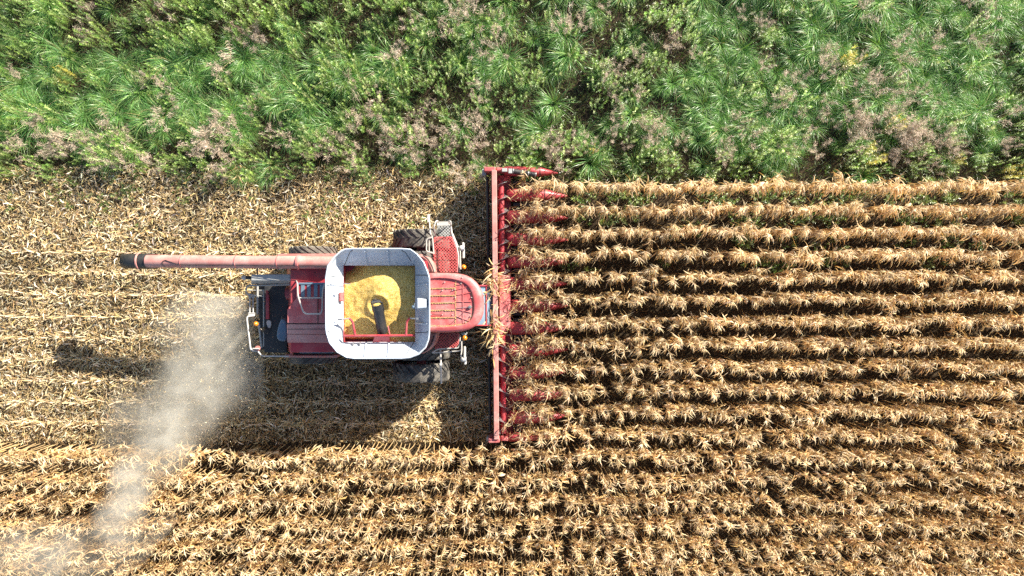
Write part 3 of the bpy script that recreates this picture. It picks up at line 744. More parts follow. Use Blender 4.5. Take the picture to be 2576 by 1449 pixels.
# ---- corn header (12 rows)
ROW0, PITCH = 3.58, .765
header = MB()
t0, t1 = at(1243, 428, 1.4), at(1249, 1106, 1.4)
def bm(xa, xb, z0, z1, ya=t0.y, yb=t1.y, dx=(t1.x - t0.x)):
    header.hexa([(xa + dx, yb, z0), (xb + dx, yb, z0), (xb, ya, z0), (xa, ya, z0)], [(xa + dx, yb, z1), (xb + dx, yb, z1), (xb, ya, z1), (xa, ya, z1)])
bm(t0.x - .085, t0.x + .085, 1.22, 1.4)
hd = part(header, 'corn_header', M['red_pale'], bevel=.015)
header = MB(); bm(t0.x - .06, t0.x - .02, .35, 1.22); part(header, 'back_sheet', M['red_dark'], hd)
header = MB(); bm(t0.x - .02, t0.x + .55, .32, .40); part(header, 'trough', M['red_dark'], hd)
p_ = MB(); p_.tube([at(1226, 445, .7), at(1233, 1085, .7)], .055, 10); part(p_, 'toolbar', M['black'], hd, smooth=True)
for ya, yb in ((455, 690), (842, 1090)):
    p_ = MB(); a_, b_ = at(1261 + (ya - 455) * .009, ya, .78), at(1261 + (yb - 455) * .009, yb, .78)
    p_.tube([a_, b_], .095, 16); au = part(p_, 'cross_auger', M['red_dark'], hd, smooth=True)
    f_ = MB(); L = (b_ - a_).length; turns = L / .52; nst = int(turns * 26); d = (b_ - a_).normalized(); e1 = Vector((1, 0, 0)); e2 = d.cross(e1); sg = 1 if ya < 700 else -1
    ra, rb = [], []
    for k in range(nst + 1):
        an = sg * 2 * math.pi * turns * k / nst; p = a_ + d * L * k / nst; w3 = e1 * math.cos(an) + e2 * math.sin(an)
        ra.append([p + w3 * .09 - d * .004, p + w3 * .26 - d * .004, p + w3 * .26 + d * .004, p + w3 * .09 + d * .004])
    f_.loft(ra, True, True, True); part(f_, 'flighting', M['steel'], au)
# centre cover
p_ = MB(); p_.hexa([at(1256, 690, .95), at(1284, 693, .85), at(1284, 826, .85), at(1257, 846, .95)][::-1], [at(1256, 690, 1.16), at(1284, 694, 1.06), at(1284, 822, 1.06), at(1257, 846, 1.16)][::-1]); part(p_, 'centre_cover', M['red'], hd, bevel=.02)
# end frames
for yy, sg in ((424, 1), (1108, -1)):
    p_ = MB(); a_ = at(1236 if sg > 0 else 1247, yy, 1.35)
    p_.box((a_.x - .25, a_.y - .09, .5), (a_.x + .14, a_.y + .06, 1.34)); p_.box((a_.x + .16, a_.y - .05, .55), (a_.x + .42, a_.y + .06, 1.22)); part(p_, 'end_frame', M['red'], hd, bevel=.03)
    p_ = MB(); p_.box((a_.x - .33, a_.y - .13 - .05 * sg, .7), (a_.x - .18, a_.y + .04, 1.05)); part(p_, 'hinge_block', M['grey'], hd, bevel=.015)
# snouts: hood + point between the rows; outer dividers longer
def snout(y, x0, wd, x1, x2, z0, first=None, outer=False):
    sec = [(x0, wd * .9, z0 - .10, .16), (x0 + .15, wd, z0, .20), (x1, wd * .95, z0 - .08, .24), (x1 + (x2 - x1) * .4, wd * .68, z0 - .24, .22), (x1 + (x2 - x1) * .75, wd * .36, z0 - .40, .15), (x2, .05, z0 - .56, .05)]
    m_ = MB(); rings = []
    for (x, w3, z, hh) in sec:
        rings.append([Vector((x, y + math.cos(math.pi * k / 10) * w3 / 2, z - hh + math.sin(math.pi * k / 10) ** .7 * hh)) for k in range(11)])
    m_.loft(rings, True, True, True)
    o = part(m_, 'outer_divider' if outer else 'snout', M['red_dark'], hd, smooth=True)
    m_ = MB(); x = x1 + .02; r_ = [[Vector((xx, y + math.cos(math.pi * k / 10) * (wd * .955) / 2, z0 - .08 - .24 + math.sin(math.pi * k / 10) ** .7 * .245)) for k in range(11)] for xx in (x - .012, x + .012)]
    m_.loft(r_, False); part(m_, 'hinge_strap', M['black'], o)
    return o
for k in range(11):
    y = ROW0 - PITCH * (k + .5) + .06 * (1 - k / 5.0)
    snout(y, -.18 + .01 * k, .46, 1.12, 1.98, .86)
snout(4.05, -.28, .34, .95, 1.62, 1.0, outer=True); snout(-5.18, -.2, .30, .95, 1.75, .95, outer=True)
p_ = MB(); p_.tube([at(1287, 430, 1.1), at(1348, 440, 1.02)], .085, 14)
dv = part(p_, 'hydraulic_cylinder', M['black'], hd, smooth=True)
for f in (.05, .42, .68, .98):
    q = at(1287, 430, 1.1).lerp(at(1348, 440, 1.02), f); d = Vector((.012, -.002, -.002)); p_ = MB(); p_.tube([q - d, q + d], .098, 14)
    part(p_, 'clamp_ring', M['steel'], dv, smooth=True)
p_ = MB(); a_ = at(1270, 428, 1.25); p_.box(a_ - Vector((.1, .06, .08)), a_ + Vector((.08, .06, .06))); p_.box(at(1279, 424, 1.2), at(1288, 437, 1.1)); part(p_, 'latch', M['grey'], hd, bevel=.01)
# row units: paired stripping plates between the snouts
for k in range(12):
    y = ROW0 - PITCH * k; m_ = MB()
    for sgn in (-1, 1): m_.box((.05, y + sgn * .05, .50), (1.15, y + sgn * .17, .56))
    part(m_, 'stripper_plate', M['black'], hd)

# ================================================================== vegetation
TAN = [(.56, .37, .15), (.50, .30, .10), (.46, .25, .07), (.60, .43, .21), (.38, .20, .06), (.52, .34, .14)]
PALE = [(.70, .56, .35), (.62, .47, .27), (.74, .63, .44), (.58, .41, .20)]
# -- standing corn
def corn_variant(h, leanx, leany, south=1.0, wild=0.0, band=False):
    zs = np.linspace(0, h, 7); px = leanx * (zs / h) ** 1.5 + .03 * np.sin(zs * 2.1); py = leany * (zs / h) ** 1.7
    stalk = MB(); stalk.tube([(px[i], py[i], zs[i]) for i in range(7)], [.017, .016, .015, .013, .011, .008, .006], 5)
    sv = np.array([tuple(p) for p in stalk.v]); sf = np.array([f if len(f) == 4 else (f + (f[-1],))[:4] for f in stalk.f if len(f) == 4])
    sc = np.tile(np.array([[.46, .33, .17]]), (len(sv), 1)) * rng.normal(1, .05, (len(sv), 1))
    nl = int(rng.integers(17, 23)); kind = rng.random(nl)
    up = kind > (.66 if band else .40)
    fz = np.where(up, U(.70, .98, nl), rng.normal(.60, .085, nl)); fz = np.clip(fz, .42, .985); z = fz * h
    ax, ay = np.interp(z, zs, px), np.interp(z, zs, py)
    # most leaves hang towards -y; in the far rows the lower ones lie along the row
    az = rng.normal(R(-90), .62, nl); rnd = rng.random(nl)
    along = (~up) & (rnd < (.74 if band else .25)); az[along] = np.where(rng.random(along.sum()) < .5, 0, math.pi) + rng.normal(-.1, .42, along.sum())
    k = rng.random(nl) > south; az[k] = rng.uniform(0, 2 * math.pi, k.sum())
    el = U(-.1, .9, nl); L = np.where(up, U(.22, .46, nl), U(.32, .60, nl)) * (.86 if band else 1.08); w = np.where(up, U(.014, .032, nl), U(.022, .048, nl))
    nor = np.sin(az) > .2; L[nor] *= .6
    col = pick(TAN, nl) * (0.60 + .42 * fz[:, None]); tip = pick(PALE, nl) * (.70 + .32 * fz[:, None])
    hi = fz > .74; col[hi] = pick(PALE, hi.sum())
    lv = ribbons(np.stack([ax, ay, z], -1), az, el, L, w, U(1.2, 2.7, nl), rng.normal(0, .6, nl), rng.normal(0, .6, nl), rng.normal(0, 2.0, nl), 7, 'leaf', col, tip, 1.0, .13 + wild)
    L2 = Soup(); L2.add(*lv)
    # hanging husked ear
    ez = h * U(.42, .55, 1)[0]; ea = rng.normal(R(-90), .9); n_ = 4
    ev = ribbons(np.tile([[np.interp(ez, zs, px), np.interp(ez, zs, py), ez]], (n_, 1)), ea + rng.normal(0, .18, n_), U(.3, .7, n_), U(.26, .34, n_), U(.06, .09, n_), U(1.6, 2.4, n_), rng.normal(0, .2, n_), U(-1.2, 1.2, n_), U(-1.2, 1.2, n_), 5, 'leaf', pick(PALE, n_), pick(PALE, n_), 1.0)
    L2.add(*ev)
    # tassel
    nt_ = int(rng.integers(6, 11)); tp = np.tile([[px[-1], py[-1], h - .02]], (nt_, 1)); tp[:, 2] -= U(0, .1, nt_)
    taz = rng.normal(R(-90), 1.1, nt_); tv = ribbons(tp, taz, U(.3, 1.3, nt_), U(.16, .32, nt_), U(.012, .020, nt_), U(.5, 1.7, nt_), rng.normal(0, .4, nt_), U(-1.5, 1.5, nt_), U(-1.5, 1.5, nt_), 4, 'blade', pick(PALE, nt_), pick(PALE, nt_), 1.0)
    return dict(stalk=(sv, sf, sc), leaves=L2.arrays(), tassel=tv)

NVAR = 36
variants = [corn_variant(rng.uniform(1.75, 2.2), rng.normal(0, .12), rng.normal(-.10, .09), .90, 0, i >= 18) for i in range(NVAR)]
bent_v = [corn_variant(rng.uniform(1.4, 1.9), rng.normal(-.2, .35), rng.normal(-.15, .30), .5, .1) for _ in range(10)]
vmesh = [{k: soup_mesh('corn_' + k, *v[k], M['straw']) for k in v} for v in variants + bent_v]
allv = variants + bent_v

plants = []                                # x, y, variant, rot, scale, row
for k in range(0, 22):
    y0 = ROW0 - PITCH * k
    x = .25 if k < 12 else -21.5
    while x < 21.5:
        step_ = rng.uniform(.13, .20)
        if rng.random() < .03: step_ += rng.uniform(.1, .35)
        x += step_
        near = k < 12 and x < .7
        v_ = NVAR + int(rng.integers(0, len(bent_v))) if (near or rng.random() < .07 or (k == 12 and x < 0 and rng.random() < .3)) else (int(rng.integers(0, 18)) if rng.random() < (1.0 if k < 4 else .25) else int(rng.integers(18, NVAR)))
        wob = .10 * math.sin(x * .9 + k) + .06 * math.sin(x * 2.3 + k * 2)
        plants.append((x, y0 + rng.normal(0, .028) + .3 * wob, v_, rng.normal(0, .35), rng.uniform(.88, 1.12), k))
order = sorted(range(len(plants)), key=lambda i: (plants[i][0] * .8) ** 2 + plants[i][1] ** 2)
indiv = set(order[:300])
ordinal = ['first', 'second', 'third', 'fourth', 'fifth', 'sixth', 'seventh', 'eighth', 'ninth', 'tenth', 'eleventh', 'twelfth', 'thirteenth', 'fourteenth', 'fifteenth', 'sixteenth', 'seventeenth']
rest = Soup()
for i, (x, y, v_, rot, sc, k) in enumerate(plants):
    if i in indiv:
        r_ = empty('corn_plant', (x, y, 0)); r_.rotation_euler = (0, 0, rot); r_.scale = (sc, sc, sc)
        if k < 12:
            lab = 'dry tan corn plant in the %s row from the green weeds, ahead of the header' % ordinal[k]
        else:
            lab = 'dry tan corn plant standing in the %s uncut row below the harvested strip' % ordinal[k - 12]
        tag(r_, lab, 'corn plant', 'dry corn plants standing in rows')
        for nm in ('stalk', 'leaves', 'tassel'):
            o = bpy.data.objects.new(nm if nm != 'leaves' else 'foliage', vmesh[v_][nm]); COL.objects.link(o); o.parent = r_
    else:
        for nm in ('stalk', 'leaves', 'tassel'):
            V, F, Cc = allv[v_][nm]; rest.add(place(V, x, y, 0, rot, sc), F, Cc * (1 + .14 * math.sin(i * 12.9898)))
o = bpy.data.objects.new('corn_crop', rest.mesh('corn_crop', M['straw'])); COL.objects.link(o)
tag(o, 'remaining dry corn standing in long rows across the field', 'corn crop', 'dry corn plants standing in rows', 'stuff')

# -- torn leaves and stalks lying over the header
n_ = 1700; hx = rng.uniform(-.2, 1.5, n_); hy = rng.uniform(-5.1, 3.6, n_)
keep = rng.random(n_) < np.clip(.9 - np.abs(hx - .75) * .45, .1, 1) * np.where(np.abs(hy + .62) < 1.0, np.where(hx < .2, .3, 1), 1)
hx, hy = hx[keep], hy[keep]; n_ = len(hx)
q_ = rng.random(n_) < .72; hy[q_] = ROW0 - PITCH * np.round((ROW0 - hy[q_]) / PITCH) + rng.normal(-.05, .15, q_.sum())
hz = .70 + .35 * rng.random(n_)
V, F, Cc = ribbons(np.stack([hx, hy, hz], -1), rng.uniform(0, 6.28, n_), rng.normal(.25, .4, n_), U(.2, .6, n_), U(.014, .036, n_), U(.3, 1.6, n_), rng.normal(0, .9, n_), rng.normal(0, .7, n_), rng.normal(0, 1.3, n_), 5, 'leaf', pick(TAN + PALE, n_), pick(PALE, n_), 1.0)
o = bpy.data.objects.new('torn_corn_leaves', soup_mesh('torn_corn_leaves', V, F, Cc, M['straw'])); COL.objects.link(o)
tag(o, 'torn dry corn leaves piled over the snouts of the red header', 'corn leaves', kind='stuff')
n_ = 260; hx = rng.normal(-.65, .14, n_); hy = np.where(rng.random(n_) < .55, rng.normal(.25, .25, n_), rng.normal(-1.35, .35, n_)); hz = 1.15 + .35 * rng.random(n_)
V, F, Cc = ribbons(np.stack([hx, hy, hz], -1), rng.normal(R(-80), 1.1, n_), rng.normal(.2, .4, n_), U(.2, .65, n_), U(.018, .05, n_), U(.3, 1.4, n_), rng.normal(0, .9, n_), rng.normal(0, .7, n_), rng.normal(0, 1.3, n_), 5, 'leaf', pick(TAN + PALE, n_), pick(PALE, n_), 1.0)
o = bpy.data.objects.new('caught_corn_leaves', soup_mesh('caught_corn_leaves', V, F, Cc, M['straw'])); COL.objects.link(o)
tag(o, 'bundle of dry corn leaves caught on the header beam in front of the cab', 'corn leaves', kind='stuff')

# -- residue on the harvested strip and on the soil between the rows
RES = [(.66, .52, .30), (.58, .42, .20), (.50, .34, .14), (.70, .58, .38), (.40, .26, .11), (.60, .46, .24), (.34, .23, .12), (.74, .64, .46)]
def residue(n_, x0, x1, y0, y1, zlo, zhi, lmin, lmax, wmin, wmax, pal, seed_clump=True):
    x = rng.uniform(x0, x1, n_); y = rng.uniform(y0, y1, n_)
    if seed_clump:
        dn = value_noise(x, y, 1.7, 21) * .6 + value_noise(x, y, 5, 22) * .4; kp = rng.random(n_) < .35 + dn * 1.1
        x, y = x[kp], y[kp]
    m_ = len(x); z = zlo + (zhi - zlo) * rng.random(m_) ** 1.5
    tone = (.80 + .5 * value_noise(x, y, .8, 31))[:, None]
    if seed_clump:
        ph = np.abs(((ROW0 - y) / PITCH + .5) % 1 - .5)          # 0 on a cut row, .5 between rows
        rowk = np.clip((2.2 - y) / 1.2, 0, 1); tone = tone * (1 + rowk * (.14 - .42 * np.clip(ph * 2, 0, 1) ** .8))[:, None]
    return ribbons(np.stack([x, y, z], -1), rng.uniform(0, 6.283, m_), rng.normal(.12, .28, m_), U(lmin, lmax, m_) , U(wmin, wmax, m_), rng.normal(.3, .5, m_), rng.normal(0, .7, m_), rng.normal(0, .5, m_), rng.normal(0, .8, m_), 2, 'diamond', pick(pal, m_, .18) * tone, None, 1.0)
rs = Soup()
rs.add(*residue(100000, -21, -.4, -5.5, 4.35, .01, .14, .05, .22, .010, .030, RES))
rs.add(*residue(15000, -21, -.4, -5.5, 4.35, .05, .19, .14, .36, .022, .055, RES + [(.76, .68, .52)]))
rs.add(*residue(60000, -21, -.4, -5.5, 4.35, .01, .16, .03, .11, .006, .014, RES))
o = bpy.data.objects.new('straw', rs.mesh('straw', M['residue'])); COL.objects.link(o)
tag(o, 'chopped straw and husks covering the harvested strip', 'straw', kind='stuff')
rs = Soup()  # litter palette darkened, painting shade into the gaps between rows
rs.add(*residue(24000, -.4, 21, -13, 3.7, .0, .06, .06, .25, .012, .04, [(.12, .075, .032), (.09, .055, .024), (.17, .11, .05)], False))
rs.add(*residue(16000, -21, -.4, -13, -5.4, .0, .06, .06, .25, .012, .04, [(.12, .075, .032), (.09, .055, .024), (.17, .11, .05)], False))
o = bpy.data.objects.new('leaf_litter', rs.mesh('leaf_litter', M['residue'])); COL.objects.link(o)
tag(o, 'brown leaf litter on the soil between the standing corn rows', 'leaf litter', kind='stuff')
# -- stubble: stalk stubs in rows and the stalks pressed along them
sx, sy = [], []
for k in range(3, 12):
    y0 = ROW0 - PITCH * k; m_ = 120; xs_ = np.linspace(-21, -.6, m_) + rng.normal(0, .05, m_); sx.append(xs_); sy.append(y0 + rng.normal(0, .03, m_))
sx, sy = np.concatenate(sx), np.concatenate(sy); m_ = len(sx)
st = Soup()
for tw in (0, 1.57):
    st.add(*ribbons(np.stack([sx, sy, np.zeros(m_)], -1), R(180) + rng.normal(0, .5, m_), U(.35, 1.3, m_), U(.22, .42, m_), U(.022, .030, m_), np.zeros(m_), np.zeros(m_), np.full(m_, tw), np.full(m_, tw), 1, 'strip', pick(PALE, m_), None))
m2 = m_; ii = rng.integers(0, m_, m2)
st.add(*ribbons(np.stack([sx[ii] + rng.normal(0, .15, m2), sy[ii] + rng.normal(0, .045, m2), U(.06, .16, m2)], -1), np.where(rng.random(m2) < .5, 0, R(180)) + rng.normal(0, .22, m2), rng.normal(0, .08, m2), U(.15, .5, m2), U(.016, .03, m2), rng.normal(0, .1, m2), np.zeros(m2), np.zeros(m2), rng.normal(0, .3, m2), 2, 'strip', pick(PALE, m2), None))
o = bpy.data.objects.new('corn_stubble', st.mesh('corn_stubble', M['residue'])); COL.objects.link(o)
tag(o, 'pale cut corn stubble in straight lines behind the combine', 'stubble', kind='stuff')

# -- weeds and grass of the verge
GR = [(.10, .23, .05), (.075, .19, .06), (.16, .30, .07), (.14, .27, .10), (.24, .36, .12)]
WD = [(.20, .30, .06), (.27, .37, .09), (.15, .26, .06), (.36, .42, .17), (.23, .32, .10)]
BR = [(.42, .33, .24), (.50, .41, .31), (.34, .25, .18), (.56, .48, .38), (.44, .33, .26)]
YE = [(.46, .38, .06), (.52, .45, .10), (.40, .34, .07), (.34, .33, .08)]
def tussock(n_=150, rad=.13, L0=.55, L1=1.20, pal=GR, heavy=1.0):
    a = rng.uniform(0, 6.283, n_); r_ = rad * np.sqrt(rng.random(n_))
    az = a + rng.normal(0, .5, n_); lean = .75
    ve = np.stack([np.cos(az), np.sin(az)], -1) + np.array([[-.45, -.8]]) * lean; az = np.arctan2(ve[:, 1], ve[:, 0])
    col = pick(pal, n_, .2); dry = rng.random(n_) < .07; col[dry] = pick([(.42, .36, .18)], dry.sum())
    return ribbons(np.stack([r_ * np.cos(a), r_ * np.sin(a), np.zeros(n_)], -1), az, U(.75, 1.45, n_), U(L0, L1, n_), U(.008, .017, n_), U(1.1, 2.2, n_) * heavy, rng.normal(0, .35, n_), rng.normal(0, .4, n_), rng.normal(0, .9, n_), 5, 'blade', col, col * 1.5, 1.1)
def leafy(ns, rad, h0, h1, pal, leaf=.085, nl=34):
    S_ = Soup()
    a = rng.uniform(0, 6.283, ns); r_ = rad * np.sqrt(rng.random(ns)); hh = U(h0, h1, ns)
    bx, by = r_ * np.cos(a), r_ * np.sin(a)
    lx, ly = bx * .5 + rng.normal(0, .06, ns), by * .5 + rng.normal(0, .06, ns)
    S_.add(*ribbons(np.stack([bx, by, np.zeros(ns)], -1), np.arctan2(ly, lx), np.full(ns, 1.4), hh, np.full(ns, .012), np.full(ns, .15), np.zeros(ns), np.zeros(ns), np.full(ns, .8), 2, 'strip', pick([(.12, .14, .05)], ns)))
    for j in range(ns):
        f = 1 - .75 * rng.random(nl) ** 1.6; m_ = nl
        z = f * hh[j]; dx = math.cos(math.atan2(ly[j], lx[j])) * .18 * hh[j]; dy = math.sin(math.atan2(ly[j], lx[j])) * .18 * hh[j]
        p0 = np.stack([bx[j] + dx * f, by[j] + dy * f, z], -1)
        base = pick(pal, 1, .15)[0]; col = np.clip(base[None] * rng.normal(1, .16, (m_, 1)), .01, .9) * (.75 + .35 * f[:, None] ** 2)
        S_.add(*ribbons(p0, rng.uniform(0, 6.283, m_), .25 + .9 * (f - .4) + rng.normal(0, .2, m_), U(.6, 1.25, m_) * leaf, U(.14, .24, m_) * leaf * 1.0, U(.3, 1.0, m_), rng.normal(0, .2, m_), rng.normal(0, .25, m_), rng.normal(0, .4, m_), 2, 'diamond', col, col * 1.15))
    return S_.arrays()
def deadweed(ns, rad, h0, h1, pal=BR, tw=60):
    S_ = Soup(); a = rng.uniform(0, 6.283, ns); r_ = rad * np.sqrt(rng.random(ns)); hh = U(h0, h1, ns)
    az = a + rng.normal(0, .6, ns); el = U(.9, 1.4, ns)
    S_.add(*ribbons(np.stack([r_ * np.cos(a) * .4, r_ * np.sin(a) * .4, np.zeros(ns)], -1), az, el, hh, U(.008, .013, ns), U(0, .4, ns), np.zeros(ns), np.zeros(ns), np.full(ns, 1.), 3, 'strip', pick(pal, ns)))
    for j in range(ns):
        m_ = tw; f = .55 + .5 * rng.random(m_)
        d = np.array([math.cos(el[j]) * math.cos(az[j]), math.cos(el[j]) * math.sin(az[j]), math.sin(el[j])])
        p0 = np.array([r_[j] * math.cos(a[j]) * .4, r_[j] * math.sin(a[j]) * .4, 0])[None] + d[None] * (f * hh[j] * .93)[:, None] + rng.normal(0, .035, (m_, 3))
        S_.add(*ribbons(p0, rng.uniform(0, 6.283, m_), rng.normal(.5, .5, m_), U(.04, .15, m_), U(.006, .013, m_), rng.normal(.3, .5, m_), rng.normal(0, .5, m_), U(-1, 1, m_), U(-1, 1, m_), 2, 'diamond', pick(pal, m_, .2)))
    return S_.arrays()

TV = [tussock(int(rng.integers(150, 210))) for _ in range(10)]
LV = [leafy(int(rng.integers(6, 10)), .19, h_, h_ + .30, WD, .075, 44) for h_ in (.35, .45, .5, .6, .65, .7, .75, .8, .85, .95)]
DV = [deadweed(int(rng.integers(5, 9)), .22, .6, 1.0) for _ in range(8)]
YV = [leafy(11, .22, .7, 1.0, YE, .075, 46) for _ in range(3)]
def meshes(name, arr, mat): return [soup_mesh(name, *a, mat) for a in arr]
TM, LM, DM, YM = meshes('grass_tussock', TV, M['green']), meshes('leafy_weed', LV, M['green']), meshes('dead_weed', DV, M['twig']), meshes('yellow_weed', YV, M['green'])

def gmask(x, y):                         # how grassy the verge is (1 = grass, 0 = leafy weeds)
    g_ = .55 * value_noise(x, y, .28, 51) + .45 * value_noise(x, y, .8, 52)
    g_ = g_ + .16 * np.clip((x - 1) / 8, 0, 1) + np.where((x > -15) & (x < -6) & (y < 8.5), .10, 0) - np.clip((5.6 - y) / 1.2, 0, 1) * .5 - np.where((y > 8.5) & (x < -2), .15, 0)
    return g_
def bmask(x, y):                         # dead brown weeds
    b_ = .5 * value_noise(x, y, .35, 61) + .5 * value_noise(x, y, 1.1, 62)
    b_ = b_ + np.exp(-((y - 5.15) / .55) ** 2) * np.where(x < -9, .42, np.where(x > 11, .48, .30)) - np.clip((y - 9) / 3, 0, 1) * .12 + np.where((x > -6) & (x < 0), .06, 0)
    return b_

edge = lambda x: 3.78 + .18 * np.sin(x * .8) + .45 * value_noise(x, x * 0, .6, 71) + np.where(x > .3, .12, 0) - np.where((x < -5.5) & (x > -10), .15, 0)
def scatter(n_, y1=13.0):
    x = rng.uniform(-21.5, 21.5, n_); y = rng.uniform(3.7, y1, n_); k = y > edge(x); return x[k], y[k]
def spread(name, meshes_, arrs, pts, mat, label, cat, group, nmax, stuff_name, stuff_label, scl=(.8, 1.25)):
    x, y = pts; d = x ** 2 + (y - 3) ** 2; od = np.argsort(d); S_ = Soup(); cnt = 0
    for idx in od:
        v_ = int(rng.integers(0, len(meshes_))); rot = rng.uniform(0, 6.283) if name != 'grass_tussock' else rng.normal(0, .5); sc = rng.uniform(*scl) * (.62 + .75 * value_noise(x[idx:idx+1], y[idx:idx+1], 1.25, 91)[0])
        infr = abs(x[idx]) < 18 and y[idx] < 10.6
        if infr and cnt < nmax:
            o = bpy.data.objects.new(name, meshes_[v_]); COL.objects.link(o); o.location = (x[idx], y[idx], 0); o.rotation_euler = (0, 0, rot); o.scale = (sc, sc, sc)
            tag(o, label(x[idx], y[idx]) if callable(label) else label, cat, group); cnt += 1
        else:
            V, F, Cc = arrs[v_]; S_.add(place(V, x[idx], y[idx], 0, rot, sc), F, Cc * rng.normal(1, .12))
    if S_.n:
        o = bpy.data.objects.new(stuff_name, S_.mesh(stuff_name, mat)); COL.objects.link(o); tag(o, stuff_label, cat, group, 'stuff')
x, y = scatter(1900); k = rng.random(len(x)) < np.clip((gmask(x, y) - .34) * 2.6, .10, 1)
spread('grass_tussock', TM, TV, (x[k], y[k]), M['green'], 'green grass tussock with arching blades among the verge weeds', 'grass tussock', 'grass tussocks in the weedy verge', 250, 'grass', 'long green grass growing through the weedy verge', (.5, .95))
x, y = scatter(2300); k = rng.random(len(x)) < np.clip((.72 - gmask(x, y)) * 2.8, .18, 1)
spread('leafy_weed', LM, LV, (x[k], y[k]), M['green'], 'yellow green leafy weed clump growing in the verge above the field', 'weed', 'leafy weed clumps in the verge', 300, 'weed_cover', 'leafy green weeds covering the rest of the verge', (.55, 1.1))
x, y = scatter(1500); k = rng.random(len(x)) < np.clip((bmask(x, y) - .54) * 2.6, .06, .85)
spread('dead_weed', DM, DV, (x[k], y[k]), M['twig'], 'dead brown weed with branching seed heads standing among green plants', 'dead weed', 'dead brown weeds in the verge', 300, 'dead_weed_cover', 'dead brown weeds scattered through the verge', (.7, 1.15))
yl = [(150, 190, 1.1, 'yellow weed clump between grass tussocks, left of the unloading auger spout'), (2140, 150, 1.2, 'yellow weed clump alone amid long green grass, highest of the yellow weeds'), (2260, 310, .9, 'yellow weed clump in the grass just above the dead brown thicket'),
      (2200, 385, 1.3, 'pale yellow weed clump beside the dead brown thicket, above the corn'), (2430, 395, .7, 'small yellow weed in the dead brown thicket near the corn edge'), (2560, 425, 1.0, 'yellow weed at the right end of the first corn row'),
      (495, 360, .6, 'small yellow weed among dead stems over the unloading auger'), (1500, 372, .55, 'small yellow green weed just beyond the header end')]
for i, (px, py, sc, lab) in enumerate(yl):
    p = at(px, py, .8); o = bpy.data.objects.new('yellow_weed', YM[i % 3]); COL.objects.link(o); o.location = (p.x, p.y, 0); o.scale = (sc, sc, sc * .9 + .1); o.rotation_euler = (0, 0, i * 1.3)
    tag(o, lab, 'weed', 'yellow weeds in the verge')
# low undergrowth that closes the verge, colours scaled down to paint in shaded gaps
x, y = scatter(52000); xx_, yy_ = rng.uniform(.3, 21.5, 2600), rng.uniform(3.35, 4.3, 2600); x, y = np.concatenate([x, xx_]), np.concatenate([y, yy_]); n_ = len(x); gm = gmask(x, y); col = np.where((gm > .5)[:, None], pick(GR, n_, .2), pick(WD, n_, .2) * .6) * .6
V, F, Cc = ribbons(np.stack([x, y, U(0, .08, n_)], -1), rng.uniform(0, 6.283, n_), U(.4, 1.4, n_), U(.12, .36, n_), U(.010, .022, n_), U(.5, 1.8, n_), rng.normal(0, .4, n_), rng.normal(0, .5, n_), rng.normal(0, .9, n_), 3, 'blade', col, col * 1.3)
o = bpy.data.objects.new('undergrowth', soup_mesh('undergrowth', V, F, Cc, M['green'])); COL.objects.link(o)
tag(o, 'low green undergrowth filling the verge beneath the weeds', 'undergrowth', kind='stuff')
# small green sprigs among stubble and in the first corn rows
sg = Soup()
SV = [leafy(3, .12, .08, .22, WD, .07, 16) for _ in range(6)]
for _ in range(900):
    if rng.random() < .45: x, y = rng.uniform(-18, -1), 4.3 - abs(rng.normal(0, .9))
    else: x, y = rng.uniform(1.2, 21), rng.choice([3.9, 3.2, 2.45, 1.68, .9], p=[.2, .3, .25, .15, .1]) + rng.normal(0, .14)
    if value_noise(np.array([x]), np.array([y]), .9, 81)[0] < .4: continue
    V, F, Cc = SV[int(rng.integers(0, 6))]; sg.add(place(V, x, y, .02, rng.uniform(0, 6.28), rng.uniform(.7, 1.6) * (1.3 if x > 0 else .8)), F, Cc)
o = bpy.data.objects.new('green_sprigs', sg.mesh('green_sprigs', M['green'])); COL.objects.link(o)
tag(o, 'small green weed sprigs between the first corn rows and in the stubble', 'weeds', kind='stuff')

